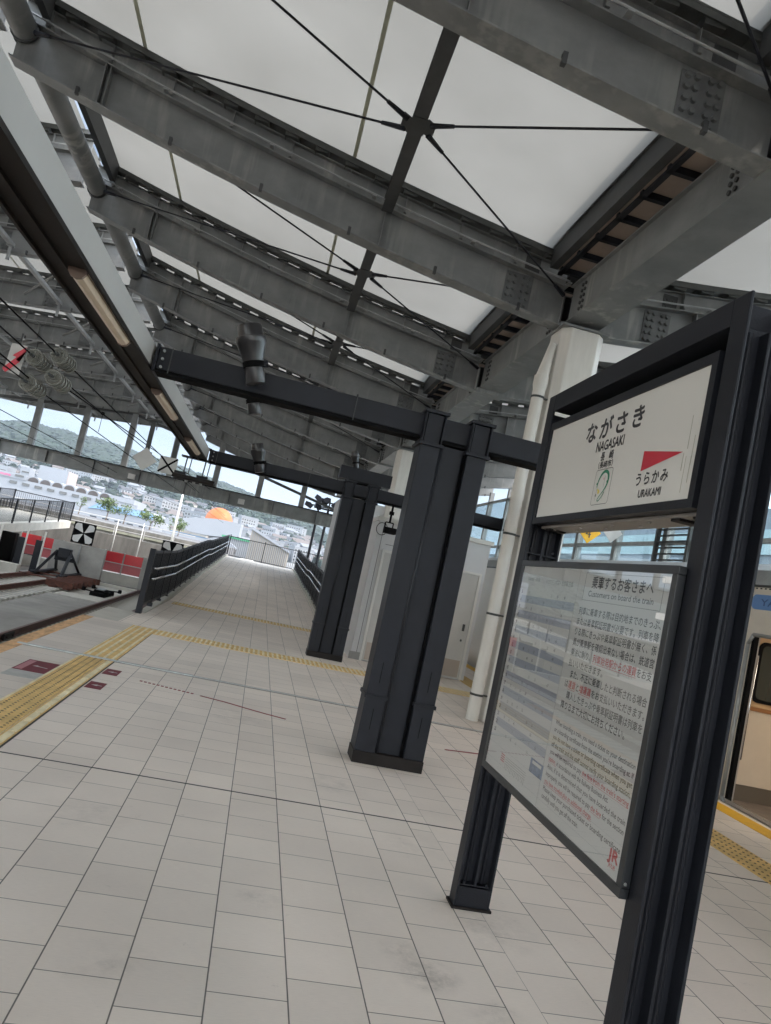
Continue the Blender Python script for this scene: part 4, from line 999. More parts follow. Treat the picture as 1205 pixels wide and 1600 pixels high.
MB().box(-2.62, -2.52, 18.33, 18.42, 3.1, 3.95).box(-2.74, -2.36, 18.3, 18.46, 3.90, 3.96).build('hanger', galvd, xb)
for xx in (-3.16, -2.57): pass
sl = thing('stop_lamp_box', 'brown lamp box hanging on thin rods at the far end of the light boxes', 'lamp box')
MB().prism([(-1.80, 2.50), (-1.08, 2.50), (-1.06, 2.575), (-1.78, 2.575)], 'Y', 13.05, 13.4).build('casing', brown, sl, bevel=.015)
for x in (-1.68, -1.30): MB().box(x-.09, x+.10, 13.1, 13.3, 2.577, 2.62).build('bracket', dark, sl)
for x in (-1.62, -1.30): MB().tube((x, 13.15, 2.6), (x+.01, 13.12, 2.875), .012, 6).tube((x+.08, 13.15, 2.6), (x+.09, 13.12, 2.875), .009, 6).build('rod', galvd, sl)
for x in (-1.55, -1.42, -1.30): MB().lathe([(.022, -.035), (.03, 0)], (x, 13.2, 2.495), n=10).build('lamp', galvl, sl)
B(-1.7, -1.1, 13.0, 13.2, 2.876, 2.90).build('mount', dark, sl)

# number diamond over the right track
n4 = thing('number_diamond', 'yellow diamond board with the number 4 behind the sign frame', 'sign', None, (7.12, 16, 3.64))
MB().prism([(-.29, 0), (0, -.29), (.29, 0), (0, .29)], 'Y', 0, .02).build('board', yellowp, n4)
o = text('4', 0, 0, .3, ink, None, 'numeral'); o.rotation_euler = (0, 0, R(-90)); o.parent = n4; o.location = (-.085, -.004, -.155)
o.rotation_euler = (0, 0, R(90))
MB().tube((0, .05, .1), (0, .05, 3.2), .03, 6).build('hanger', galvd, n4)
w4 = thing('diamond_sign', 'white diamond board right of the yellow number board', 'sign', None, (7.68, 16, 3.74))
MB().prism([(-.25, 0), (0, -.25), (.25, 0), (0, .25)], 'Y', 0, .02).build('board', sideboard, w4); MB().tube((0, .05, .1), (0, .05, 3.2), .03, 6).build('hanger', galvd, w4)

# ------------------------------------------------------------------ train at the right edge
tr = thing('train', 'pale commuter train with an open door at the right platform edge', 'train')
TX0 = 5.56
dy0, dy1, dz0, dz1 = 6.25, 7.66, 0.0, 1.84
MB().box(TX0, TX0+.06, dy1, 20, -.9, 2.42).box(TX0, TX0+.06, -6, dy0, -.9, 2.42).box(TX0, TX0+.06, dy0, dy1, dz1, 2.42).box(TX0, TX0+.06, dy0, dy1, -.9, -.02).build('body_side', trainw, tr)
MB().prism([(TX0, 2.421), (TX0+.15, 2.62), (TX0+.7, 2.8), (TX0+2.1, 2.8), (TX0+2.65, 2.62), (TX0+2.8, 2.421)], 'Y', -6, 20).build('roof', galvl, tr)
B(TX0-.025, TX0, -6, 20, 2.395, 2.42).build('gutter', galvd, tr)
B(TX0+2.745, TX0+2.8, -6, 20, -.9, 2.42).build('far_side', tanl, tr)
MB().box(TX0+.06, TX0+2.74, -6, 20, -.06, -.02).build('floor', trainfl, tr)
B(TX0+.06, TX0+2.74, -6, 20, 2.05, 2.07).build('ceiling', tanl, tr)
em = bpy.data.materials.new('lit_tube'); em.use_nodes = True; eb = em.node_tree.nodes['Principled BSDF']; eb.inputs['Emission Color'].default_value = (1, .86, .68, 1); eb.inputs['Emission Strength'].default_value = 4.5
for k in range(5): MB().box(TX0+1.0, TX0+1.25, 1.0+k*1.45, 2.2+k*1.45, 2.03, 2.049).build('ceiling_lamp', em, tr)
mb = MB(); pts = [(TX0-.012, dy1+.03, .02), (TX0-.012, dy1+.03, dz1-.1), (TX0-.012, dy1-.04, dz1+.01), (TX0-.012, dy0, dz1+.01)]
mb.path(pts, .022, 8).path([(TX0-.012, dy1+.03, .02), (TX0-.012, dy1-.02, -.05), (TX0-.012, dy0, -.05)], .022, 8)
mb.build('door_surround', galvl, tr, smooth=True)
B(TX0+.004, TX0+.056, dy1-.05, dy1-.002, .0, dz1).build('door_edge', black, tr)
B(TX0+.061, TX0+.125, dy1+.02, dy1+.12, -.02, 2.05).build('door_pocket', mat('jamb_grey', (.30, .28, .27), .4), tr)
# partition behind the door
PYY = 7.80
B(TX0+.127, TX0+2.74, PYY, PYY+.05, .16, 1.0).build('partition_lower', tanl, tr); B(TX0+.127, TX0+2.74, PYY, PYY+.05, -.02, .155).build('partition_skirt', mat('skirt_brown', (.10, .08, .06), .6), tr)
B(TX0+.127, TX0+2.74, PYY-.012, PYY+.05, 1.002, 1.045).build('partition_rail', mat('wood_rail', (.28, .12, .04), .5), tr)
B(TX0+.127, TX0+2.74, PYY, PYY+.05, 1.047, 2.05).build('partition_upper', tanw, tr)
fr_ = [(TX0+.21+p[0], p[1]) for p in rrect(0, 1.0, 1.10, 1.80, .09)]
MB().prism(fr_, 'Y', PYY-.02, PYY-.001).build('window_frame', black, tr)
fr2 = [(TX0+.25+p[0], p[1]) for p in rrect(0, .92, 1.14, 1.76, .06)]
MB().prism(fr2, 'Y', PYY-.024, PYY-.021).build('window_pane', mat('cab_glass', (.02, .028, .026), .04, spec=.8), tr)
MB().path([(TX0+.165, PYY, 1.62), (TX0+.165, PYY-.07, 1.62), (TX0+.165, PYY-.07, .45), (TX0+.165, PYY, .45)], .014, 8).build('grab_pole', inox, tr, smooth=True)
# blue plate and lettering
MB().prism([(p[0]+6.2, p[1]) for p in rrect(0, 1.56, 2.14, 2.31, .07)], 'X', TX0-.006, TX0-.0005).build('name_plate', bluep, tr)
text('YASAS', 7.6, 2.185, .11, blued, tr, 'plate_lettering', x=TX0-.0075, fit=.55, bold=.002)
mb = MB()
for k in range(40): mb.box(TX0-.004, TX0-.0002, 5.0+k*.075, 5.03+k*.075, 2.372, 2.388)
mb.build('rain_ribs', galvd, tr)
B(TX0-.01, TX0+.02, 4, 12, -.02, .015).build('sill', inox, tr)

# ------------------------------------------------------------------ glazed wall right of the tracks
gw = thing('glazed_wall', 'grey framed glass wall with louvres behind the train', 'glass wall')
for z in (2.0, 4.03, 6.2): B(10.0, 10.12, -16, 42, z-.05, z+.05).build('transom', galvl, gw)
yy = -12.56
while yy < 42:
    B(9.98, 10.18, yy-.10, yy+.10, 0, 6.7).build('mullion', galv, gw)
    B(10.05, 10.06, yy+.11, yy+2.65, 0, 6.2).build('pane', glass, gw)
    yy += 2.76
mb = MB()
for k in range(14): mb.box(9.86, 9.95, 16.5, 18.0, 2.9+k*.16, 2.93+k*.16)
mb.build('louvre', galvd, gw)
B(9.85, 9.95, 16.45, 16.55, 2, 6).box(9.85, 9.95, 17.95, 18.05, 2, 6).build('louvre_frame', galvd, gw)
B(9.9, 10.3, -16, 42, -1.4, .9).build('base_wall', concl, gw)
struct('right_track_bed', B(5.43, 9.9, -20, 42, -1.6, -1.4), concd)

# ------------------------------------------------------------------ left platform ramp and what stands under it
ld = thing('left_ramp_deck', 'pale concrete ramp deck of the next platform with dark picket fence at the left edge', 'ramp deck')
def lz(y): return .02+.85*(y-31)/16.5
mb = MB()
for a, b in ((26, 36), (36, 47.5)):
    mb.hexa([(-15.2, a, lz(a)-.42), (-11.6, a, lz(a)-.42), (-11.6, b, lz(b)-.42), (-15.2, b, lz(b)-.42), (-15.2, a, lz(a)), (-11.6, a, lz(a)), (-11.6, b, lz(b)), (-15.2, b, lz(b))])
mb.build('deck', concl, ld)
for x in (-11.65, -15.1):
    mb = MB(); y = 26.0
    while y < 47.4:
        mb.box(x-.008, x+.008, y, y+.016, lz(y)+.08, lz(y)+1.15); y += .12
    mb.hexa([(x-.02, 26, lz(26)+1.15), (x+.02, 26, lz(26)+1.15), (x+.02, 47.5, lz(47.5)+1.15), (x-.02, 47.5, lz(47.5)+1.15), (x-.02, 26, lz(26)+1.19), (x+.02, 26, lz(26)+1.19), (x+.02, 47.5, lz(47.5)+1.19), (x-.02, 47.5, lz(47.5)+1.19)])
    mb.build('pickets', dark, ld)
    for k in range(9): B(x-.035, x+.035, 27+k*2.55, 27.06+k*2.55, lz(27+k*2.55), lz(27+k*2.55)+1.2).build('post', dark, ld)
mb = MB(); y = 26
B(-15.1, -11.65, 47.42, 47.46, lz(47.4)+1.1, lz(47.4)+1.15).build('end_rail', dark, ld)
mb = MB()
for k in range(30): mb.box(-15.1+k*.118, -15.085+k*.118, 47.43, 47.445, lz(47.4), lz(47.4)+1.1)
mb.build('end_pickets', dark, ld)
B(-14.9, -12.0, 26.5, 46, -1.4, lz(26)-.45).build('under_deck_dark', black, ld)  # black block added for the darkness under the deck
B(-11.99, -10.98, 36.1, 36.5, -1.4, -.02).build('end_wall', black, ld)  # black sheet added, carries the under-deck darkness further right
for k, (x, y) in enumerate(((-10.3, 31.5), (-9.55, 32.3), (-8.92, 32.5))):
    t = thing('deck_pillar', ['leftmost dark steel pillar with a white edge post under the left deck', 'middle dark steel pillar with a white edge post under the left deck', 'right dark steel pillar with a white edge post beside the concrete wall'][k], 'pillar', 'dark pillars under the left deck')
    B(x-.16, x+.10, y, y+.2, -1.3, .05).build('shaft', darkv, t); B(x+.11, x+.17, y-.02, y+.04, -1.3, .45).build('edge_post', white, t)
tag(B(-12.5, -9.0, 30.6, 31.1, -1.4, -.95).build('low_wall', concl), 'low pale concrete upstand beside the rusty track', 'kerb wall')
struct('next_platform', B(-16.4, -9.5, -9, 24, -1.4, 0), pave)

# opposite building seen only in the notice board glass
ob = thing('terminal_building', 'white building with curved balcony bands reflected in the notice glass', 'building')
B(-46, -34, -20, 60, -1.6, 13).build('walls', mat('beige_wall', (.55, .48, .38), .7, var=.06), ob)
for z in (3.2, 6.4, 9.6): B(-34, -31.5, -20, 60, z, z+.55).build('balcony', white, ob)
mb = MB()
for z in (4.2, 7.4, 10.6):
    for k in range(40): mb.box(-34.0, -33.95, -19+k*2, -17.6+k*2, z, z+1.5)
mb.build('windows', darkglass, ob)

# ------------------------------------------------------------------ beyond the tracks: walls, road, trees
rw = thing('retaining_wall', 'weathered stepped retaining wall with white rails beyond the tracks', 'retaining wall')
B(-40, -3.0, 50, 50.6, -1.6, .55).build('lower_wall', concw, rw)
B(-40, -4.5, 56, 56.5, .3, 1.15).build('upper_wall', concw, rw)
B(-40, -4.6, 55.9, 55.98, .62, .78).build('band', mat('pale_band', (.25, .245, .19), .8, var=.2), rw)
for zz in (.95, 1.25): MB().box(-40, -3.0, 50.28, 50.32, zz-.02, zz+.02).build('rail', sideboard, rw)
mb = MB()
for k in range(20): mb.box(-40+k*1.9, -39.96+k*1.9, 50.28, 50.32, .55, 1.3)
mb.build('rail_posts', sideboard, rw)
B(-40, -5.0, 56.2, 56.25, 1.55, 1.6).build('upper_rail', sideboard, rw)
mb = MB()
for k in range(24): mb.box(-40+k*.8, -39.97+k*.8, 56.2, 56.24, 1.15, 1.6)
mb.build('upper_posts', sideboard, rw)
struct('embankment', B(-60, -3.05, 50.6, 57, -1.6, .30), mat('bank_earth', (.12, .12, .095), .9, var=.3))
struct('road', B(-90, -4.6, 56.6, 135, -1.6, 1.1), mat('road_grey', (.10, .10, .105), .9, var=.15))
for k, (x, y, z1_, r_) in enumerate(((-6.45, 55, 4.8, .09), (-9.3, 49.5, 1.6, .035), (-7.7, 49.5, 1.7, .035))):
    t = thing('pole', ['tall white pole right of the street trees', 'short pale pole left of the tall white pole', 'short pale pole close beside the tall white pole'][k], 'pole')
    MB().lathe([(r_, -.6), (r_*.8, z1_)], (x, y, 0), n=10).build('shaft', white, t, smooth=True)
    if k == 0: MB().tube((x, y, z1_), (x, y-1.4, z1_+.15), .04, 8).build('arm', white, t)
    MB().lathe([(r_*1.8, -.62), (r_*1.8, -.5)], (x, y, 0), n=10).build('foot', white, t)

leafm = mat('tree_leaves', (.05, .085, .028), .6, var=.5, vscale=1.5, col2=(.10, .14, .04)); bark = mat('bark', (.12, .09, .07), .9, var=.3)
def tree(x, y, z, h, r, n, lb, seed, name='street_tree', grp='young street trees beyond the tracks', leaf=.09):
    rr = random.Random(seed); t = thing(name, lb, 'tree', grp, (x, y, z))
    mb = MB().tube((0, 0, 0), (.03*h, 0, h*.5), .035*h, 7, .022*h)
    cl = []
    for k in range(7):
        a = rr.random()*6.28; rad = r*(.25+.6*rr.random()); hz = h*(.55+.4*rr.random()); p = Vector((rad*math.cos(a), rad*math.sin(a), hz)); cl.append(p)
        mb.tube((.02*h, 0, h*(.35+.12*rr.random())), p, .014*h, 5, .005*h)
    mb.build('trunk', bark, t)
    lm = MB()
    for k in range(n):
        c = rr.choice(cl); q = Vector((rr.gauss(0, 1), rr.gauss(0, 1), rr.gauss(0, .8)))*r*.22; p = c+q
        d1_ = Vector((rr.uniform(-1, 1), rr.uniform(-1, 1), rr.uniform(-.6, .6))).normalized()*leaf; d2_ = d1_.cross(Vector((rr.uniform(-1, 1), rr.uniform(-1, 1), rr.uniform(-1, 1)))).normalized()*leaf*.55
        lm.add([p-d1_, p+d2_, p+d1_, p-d2_], [(0, 1, 2, 3)])
    lm.build('crown', leafm, t)
for k, (x, y, h, r, n, leaf) in enumerate(((-26.2, 110, 2.6, .9, 120, .13), (-22.4, 110, 3.1, 1.7, 620, .17), (-19.6, 108, 2.8, 1.3, 200, .13), (-16.0, 108, 2.6, 1.7, 620, .17), (-12.8, 110, 2.4, 1.3, 220, .14), (-11.9, 107, 2.2, 1.1, 300, .13))):
    tree(x, y, 1.1, h, r, n, ['sparse young tree at the far left of the row', 'full round young tree left of centre in the row', 'thin open-crowned young tree in the middle of the row', 'full round young tree just left of the tall white pole', 'sparse young tree just left of the white arena roof', 'small leafy young tree right of the tall white pole'][k], 40+k, leaf=leaf)

# car behind the ramp end fence
cr_ = thing('parked_car', 'white car parked beyond the ramp end fence', 'car', None, (-2.1, 120, -1.6))
MB().prism([(-1.9, .35), (1.9, .35), (1.95, .75), (1.5, .9), (1.05, 1.42), (-.9, 1.48), (-1.5, .95), (-1.95, .8)], 'Y', -.85, .85).build('body', white, cr_, bevel=.12)
MB().prism([(-1.25, .95), (-.8, 1.38), (.95, 1.34), (1.3, .93)], 'Y', -.87, -.852).build('side_window', darkglass, cr_)
for x in (-1.2, 1.2): MB().lathe([(.33, -.1), (.33, .1)], (x, -.8, .33), 'Y', 16).build('wheel', black, cr_)

# floodlight masts beyond the ramp
def mast(x, y, z1_, heads, lb):
    t = thing('floodlight_mast', lb, 'floodlight mast', 'tall floodlight masts beyond the ramp', (x, y, 0))
    MB().lathe([(.10, -1.6), (.075, z1_)], n=10).build('pole', dark, t)
    MB().box(-.9, .5, -.04, .04, z1_-.1, z1_).box(-.6, .7, -.04, .04, z1_+.35, z1_+.43).box(-.04, .04, -.04, .04, z1_, z1_+.5).build('crossarm', dark, t)
    for hx, hz, a in heads:
        o = MB().prism([(-.22, -.13), (.22, -.16), (.27, .05), (.05, .17), (-.25, .10)], 'Y', -.15, .15).build('lamp_head', dark, t, loc=(hx, 0, z1_+hz)); o.rotation_euler = (0, R(a), 0)
mast(2.72, 45, 4.6, ((-.65, .35, 20), (-.15, .85, 35), (.35, .85, -20), (-.55, -.15, 60)), 'left dark floodlight mast beyond the right ramp railing')
mast(3.32, 45.2, 4.95, ((-.35, .4, 25), (.35, .35, -35), (-.65, .05, 55)), 'right dark floodlight mast beside the white building edge')

# ------------------------------------------------------------------ town
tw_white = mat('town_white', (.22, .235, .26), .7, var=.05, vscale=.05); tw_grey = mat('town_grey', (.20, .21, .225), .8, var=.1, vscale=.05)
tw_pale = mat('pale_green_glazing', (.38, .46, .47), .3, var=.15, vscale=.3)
tw_blue = mat('blue_glazing', (.16, .28, .45), .25, var=.25, vscale=.1); tw_sunlit = mat('town_sunlit_pink', (.32, .27, .26), .8)
# long white mall: local x along facade
ml = thing('shopping_mall', 'long white building with seven roof arches at the foot of the hill', 'building')
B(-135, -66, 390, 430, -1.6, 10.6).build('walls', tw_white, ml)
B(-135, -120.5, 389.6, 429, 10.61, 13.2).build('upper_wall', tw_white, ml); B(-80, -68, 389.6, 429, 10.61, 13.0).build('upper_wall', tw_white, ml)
for k in range(7):
    xa = -120.3+k*5.8; ar = []
    for q in range(9): a = math.pi*q/8; ar.append((xa+2.9-2.9*math.cos(a), 11.6+1.9*math.sin(a)))
    o = MB().prism([(xa, 10.62)]+ar+[(xa+5.75, 10.62)], 'Y', 390.3, 420).build('arch', tw_white, ml)
    ar2 = [(xa+2.9-2.4*math.cos(math.pi*q/8), 11.1+1.9*math.sin(math.pi*q/8)) for q in range(9)]
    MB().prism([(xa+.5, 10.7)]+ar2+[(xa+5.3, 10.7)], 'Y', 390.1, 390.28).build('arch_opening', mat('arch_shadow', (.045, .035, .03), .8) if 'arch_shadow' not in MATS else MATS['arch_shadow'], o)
for k in range(10): B(-128+k*6, -124.6+k*6, 389.5, 389.9, 8.0, 9.3).build('window', darkglass, ml)
B(-126, -122, 389.1, 389.5, 11.8, 12.7).build('window', darkglass, ml)
o = text('youme', 0, 0, 2.0, mat('sign_magenta', (.55, .05, .2), .5), None, 'lettering', bold=.03); o.rotation_euler = (0, 0, R(90)); o.parent = ml; o.location = (-133.5, 389.3, 11.2)
bx = thing('white_block', 'plain white block building rising behind the arched mall', 'building')
B(-131, -115.5, 440, 462, -1.6, 22.2).build('walls', tw_white, bx); B(-115.49, -115.2, 441, 461, 14, 22).build('sunlit_side', tw_sunlit, bx)  # added side face: warm sunlight on the block put into its colour
bs_ = thing('small_block', 'small white rooftop building left of the white block', 'building')
B(-150, -144.6, 470, 480, 12, 20.5).build('walls', tw_white, bs_); MB().box(-149, -145, 469.8, 469.98, 17, 17.8).box(-149, -145, 469.8, 469.98, 14.5, 15.3).build('window_band', darkglass, bs_)
b3 = thing('corner_block', 'white block at the far left edge above the mall', 'building'); B(-172, -157, 470, 485, 0, 18.5).build('walls', tw_white, b3); MB().box(-171, -158, 469.8, 469.98, 15, 16).build('window_band', darkglass, b3)
# blue glazed hall
gh = thing('glazed_hall', 'low building with sloping blue glazed roof right of the mall', 'building')
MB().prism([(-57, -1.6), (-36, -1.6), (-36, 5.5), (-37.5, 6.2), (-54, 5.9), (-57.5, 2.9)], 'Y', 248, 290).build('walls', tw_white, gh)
MB().prism([(-56.6, 3.2), (-53.6, 5.6), (-38, 5.9), (-36.4, 5.2), (-36.4, 4.1), (-54, 3.6)], 'Y', 247.6, 247.95).build('glazing', tw_blue, gh)
MB().box(-58, -37, 246, 248, -1.6, 1.9).build('front_wing', tw_white, gh)
for k in range(5): B(-55+k*3.8, -53+k*3.8, 245.7, 245.95, .3, 1.1).build('window', darkglass, gh)
# arena with swooping roof
ar_ = thing('arena', 'white swooping roof hall in front of the orange ball', 'building')
xs = [-29.5+i*1.15 for i in range(20)]
def top(u): return 4.6+3.5*math.sin(min(1, u*1.15)*math.pi/2)-.5*max(0, u-.7)
def botm(u): return 3.7-1.6*math.sin(math.pi*min(1, max(0, u))*.75)+1.6*u*u
mb = MB(); n = len(xs); vs_ = []
for yy, dz in ((219, 0), (240, .6)):
    for i, x in enumerate(xs): vs_.append((x, yy, botm(i/(n-1))))
    for i, x in enumerate(xs): vs_.append((x, yy, top(i/(n-1))+dz))
fs = []
for i in range(n-1):
    fs += [(i, i+1, n+i+1, n+i), (2*n+i, 3*n+i, 3*n+i+1, 2*n+i+1), (n+i, n+i+1, 3*n+i+1, 3*n+i), (i, 2*n+i, 2*n+i+1, i+1)]
fs += [(0, n, 3*n, 2*n), (n-1, 3*n-1, 4*n-1, 2*n-1)]
mb.add(vs_, fs); mb.build('roof', tw_white, ar_)
B(-27, -10, 221, 238, -1.6, 1.95).build('walls', tw_blue, ar_); B(-28.5, -9, 216, 218.9, -1.6, 1.6).build('front_block', tw_white, ar_)
bl = thing('orange_ball', 'big orange dome rising behind the white swooping roof', 'dome')
n = 20; prof = [(max(.01, 4.45*math.sin(math.pi*k/n)), -4.45*math.cos(math.pi*k/n)) for k in range(n+1)]
MB().lathe(prof, (-15.9, 246, 8.0), n=40).build('sphere', mat('orange_shell', (.42, .10, .016), .5, var=.04), bl, smooth=True)
MB().lathe([(1.6, -1.6), (1.6, 4)], (-15.9, 246, 0), n=16).build('stem', tw_grey, bl)
tg = thing('ribbed_wedge', 'cream ribbed triangular wall falling to the right beyond the fence', 'building')
MB().prism([(-2.9, 5.6), (5.2, 2.45), (5.2, -1.6), (-2.9, -1.6)], 'Y', 150, 158).build('wall', mat('wedge_cream', (.26, .235, .205), .8, var=.05), tg)
MB().prism([(-3.2, 5.5), (5.4, 2.3), (5.4, 2.75), (-3.0, 6.0)], 'Y', 149.6, 149.98).build('coping', tw_white, tg)
mb = MB()
for k in range(16): mb.box(-2.6+k*.48, -2.5+k*.48, 149.85, 149.99, -1.6, 5.2-k*.19)
mb.build('ribs', tw_grey, tg)
gr_ = thing('green_roof_shed', 'low shed with a green roof behind the fence', 'building'); B(-9, -3.2, 165, 172, -1.6, 2.9).build('walls', tw_grey, gr_); B(-9.3, -3.0, 164.8, 172.2, 2.91, 3.3).build('roof', mat('green_roof', (.05, .22, .12), .6), gr_)
dm = thing('round_shed', 'white curved roof shelter at ground level behind the fence', 'building')
MB().prism([(-10.5+6*q/10, 1.2+1.1*math.sin(math.pi*q/10)) for q in range(11)]+[(-4.5, .9), (-10.5, .9)], 'Y', 130, 134).build('roof', tw_white, dm)
for x in (-10.3, -4.8): B(x, x+.2, 130.5, 133, -1.6, .9).build('leg', tw_grey, dm)

# hills: polar terrain seen to the left, straight ahead and right
SKY = [(-40, .045), (-30, .06), (-22, .066), (-19.5, .0696), (-18.5, .0749), (-17.6, .0776), (-16.5, .0755), (-15.7, .0785), (-14.9, .0765), (-13.4, .078), (-12, .0767), (-10.7, .074), (-9.2, .072), (-7, .069), (-4, .063), (-1.5, .056), (.34, .051), (1.5, .0505), (2.1, .049), (2.8, .044), (3.5, .037), (4.5, .027), (6, .014), (8, .006), (12, .004), (60, .004)]
def skyh(az):
    for (a, h), (b, g) in zip(SKY, SKY[1:]):
        if a <= az <= b: return h+(g-h)*(az-a)/(b-a)
    return .01
def smooth(t): t = max(0, min(1, t)); return t*t*(3-2*t)
def hill_h(az, r):
    f = smooth((r-430)/950); H = skyh(az)*1400+3.2
    n_ = mnoise.fractal(Vector((az*.35, r*.004, 2)), 1, 2, 4)
    z = -1.8+H*(f**1.05)
    if r > 1400: z = -1.8+H*(1-.5*smooth((r-1400)/700))
    return z+n_*6*f*(1-f)*4*.6
def terrain(name, az0, az1, naz, rs, hf, m):
    mb = MB(); vs_ = []
    for r in rs:
        for i in range(naz+1):
            az = az0+(az1-az0)*i/naz; z = hf(az, r); vs_.append((r*math.sin(R(az)), r*math.cos(R(az)), z))
    fs = [(j*(naz+1)+i, j*(naz+1)+i+1, (j+1)*(naz+1)+i+1, (j+1)*(naz+1)+i) for j in range(len(rs)-1) for i in range(naz)]
    mb.add(vs_, fs); return struct(name, mb, m, smooth=True)
hillm = mat('wooded_hill', (.004, .010, .009), .95, var=.6, vscale=.03, col2=(.013, .027, .018))
terrain('hills', -42, 14, 260, [380+i*22 for i in range(80)], hill_h, hillm)
def far_h(az, r):
    H = 3400*(.0505 if az < 8 else .03)*(1-.12*math.sin(az*.9))+5
    return -3+H*smooth((r-2500)/1000)*(1 if r < 3600 else .7)
terrain('far_hills', -25, 25, 120, [2500+i*100 for i in range(14)], far_h, hillm)

# forest clumps covering the upper slopes (a far-off wood reading as one mass)
def forest(count, seed, r0, r1, sz, zoff, name, az0=-24, az1=7):
    rr = random.Random(seed); mb = MB()
    for k in range(count):
        az = rr.uniform(az0, az1); r = rr.uniform(r0, r1); z = hill_h(az, r)
        x, y = r*math.sin(R(az)), r*math.cos(R(az)); s = sz*rr.uniform(.6, 1.4)
        vs_ = []; nn2 = 5
        for ring, (rad, hh) in enumerate(((.9, .0), (1.0, .5), (.6, 1.0))):
            for q in range(nn2):
                a = 2*math.pi*q/nn2+ring*.5; vs_.append((x+s*rad*math.cos(a)*rr.uniform(.7, 1.2), y+s*rad*math.sin(a)*rr.uniform(.7, 1.2), z+s*hh*1.2+rr.uniform(-.1, .1)*s))
        vs_.append((x, y, z+s*1.5))
        fs = [(ring*nn2+q, ring*nn2+(q+1) % nn2, (ring+1)*nn2+(q+1) % nn2, (ring+1)*nn2+q) for ring in range(2) for q in range(nn2)]+[(2*nn2+q, 2*nn2+(q+1) % nn2, 3*nn2) for q in range(nn2)]
        mb.add(vs_, fs)
    o = mb.build(name, mat('forest_canopy', (.0035, .009, .007), .95, var=.5, vscale=.012, col2=(.017, .033, .019)) if 'forest_canopy' not in MATS else MATS['forest_canopy']); tag(o, 'dense green wood covering the hillside', 'forest', None, 'stuff')
forest(9000, 3, 900, 1430, 8, 0, 'forest')
forest(1500, 4, 500, 900, 4.5, 0, 'lower_wood')

# hillside houses
roofs = [mat('house_roof_a', (.05, .052, .06), .8), mat('house_roof_b', (.10, .083, .078), .8), mat('house_roof_c', (.14, .15, .17), .8)]
hw = [tw_white, mat('house_cream', (.29, .275, .25), .8), mat('house_grey', (.20, .21, .225), .8)]
protos = []
for v in range(6):
    wdx, dpt, ht = [(9, 8, 6), (11, 8, 5.5), (8, 8, 7.5), (14, 9, 9), (10, 10, 5), (18, 10, 12)][v]
    w1 = B(-wdx/2, wdx/2, -dpt/2, dpt/2, -6, ht); me1 = w1.build('wall', hw[v % 3])
    if v in (3, 5): rf = B(-wdx/2-.3, wdx/2+.3, -dpt/2-.3, dpt/2+.3, ht+.02, ht+.7)
    else: rf = MB().prism([(-dpt/2-.6, ht+.02), (dpt/2+.6, ht+.02), (0, ht+2.3)], 'X', -wdx/2-.5, wdx/2+.5)
    me2 = rf.build('roof', roofs[v % 3] if v not in (3, 5) else tw_white)
    wm = MB()
    for fl_ in range(1, int(ht//2.8)+1):
        for q in range(int(wdx//2.6)): wm.box(-wdx/2+.8+q*2.5, -wdx/2+2.1+q*2.5, -dpt/2-.05, -dpt/2-.01, fl_*2.7-1.6, fl_*2.7-.3)
    me3 = wm.build('windows', darkglass)
    protos.append((me1.data, me2.data, me3.data))
    for o in (me1, me2, me3): bpy.data.objects.remove(o)
rr = random.Random(21); placed = []
cnt = 0
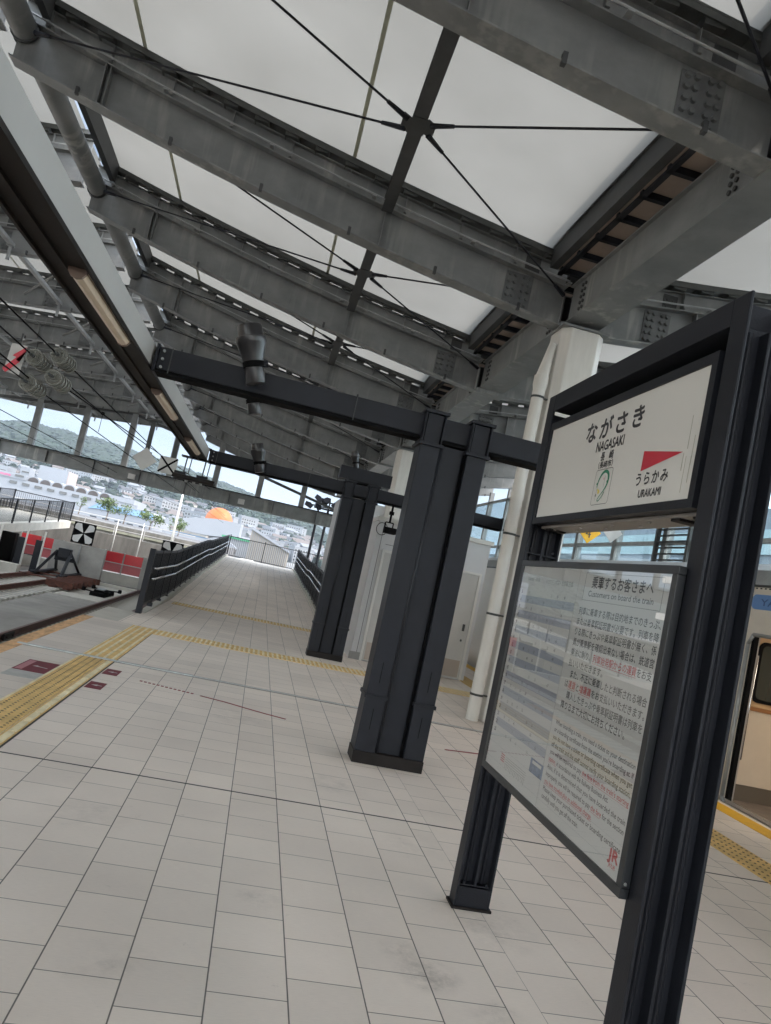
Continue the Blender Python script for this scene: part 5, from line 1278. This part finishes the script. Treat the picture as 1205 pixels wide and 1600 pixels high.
for k in range(4000):
    if cnt >= 290: break
    az = rr.uniform(-19.5, 4.2) if rr.random() < .55 else rr.uniform(-11, 4.2); u = rr.random(); r = 470+u**1.3*560
    lim = .037 if az < -12 else .036-.001*az
    z = hill_h(az, r)
    if (z-CH)/r > (.040 if az < -10 else .034 if az < -3 else .028): continue
    x, y = r*math.sin(R(az)), r*math.cos(R(az))
    if any((x-a)**2+(y-b)**2 < 13**2 for a, b in placed): continue
    if az < -9 and r < 490: continue
    placed.append((x, y)); v = rr.choice((0, 0, 1, 1, 2, 4, 4, 3, 5)); cnt += 1
    h = bpy.data.objects.new('hillside_house', None); COL.objects.link(h); h.location = (x, y, z+rr.uniform(0, 1)); h.rotation_euler = (0, 0, R(-az+rr.uniform(-35, 35))); s = rr.uniform(.75, 1.15); h.scale = (s, s, s)
    tag(h, 'small pale house, one of the many dotted over the wooded hillside', 'house', 'houses scattered on the hillside')
    for nm, d in zip(('wall', 'roof', 'windows'), protos[v]):
        o = bpy.data.objects.new(nm, d); COL.objects.link(o); o.parent = h
# right-hand town outside the glazed wall
rt = thing('hotel_block', 'pale glass and white building seen through the glazed wall', 'building')
B(30, 60, 30, 80, -1.6, 11).build('walls', tw_white, rt)
for z in (2, 5, 8): B(29.8, 29.99, 31, 79, z, z+1.6).build('window_band', tw_pale, rt)
rt2 = thing('curved_roof_hall', 'low white hall with sloping roof outside the glazed wall', 'building')
MB().prism([(16, -1.6), (28, -1.6), (28, 4.4), (22, 5.6), (16, 4.6)], 'Y', 36, 60).build('walls', tw_white, rt2); MB().prism([(15.8, 4.62), (22, 5.65), (28.2, 4.45), (28.2, 4.7), (22, 5.9), (15.8, 4.9)], 'Y', 35.8, 60.2).build('roof', tw_grey, rt2)

# ------------------------------------------------------------------ air
hz = MB().box(-3100, 3100, -320, 4200, -3.3, 230).build('haze', []); hz['kind'] = 'stuff'
hm = bpy.data.materials.new('haze_air'); hm.use_nodes = True; t = hm.node_tree; t.nodes.clear()
pv = t.nodes.new('ShaderNodeVolumePrincipled'); pv.inputs['Color'].default_value = (.72, .83, 1, 1); pv.inputs['Density'].default_value = .00011; pv.inputs['Anisotropy'].default_value = .2
o = t.nodes.new('ShaderNodeOutputMaterial'); t.links.new(pv.outputs[0], o.inputs['Volume']); hz.data.materials.clear(); hz.data.materials.append(hm)
SC.cycles.volume_bounces = 1
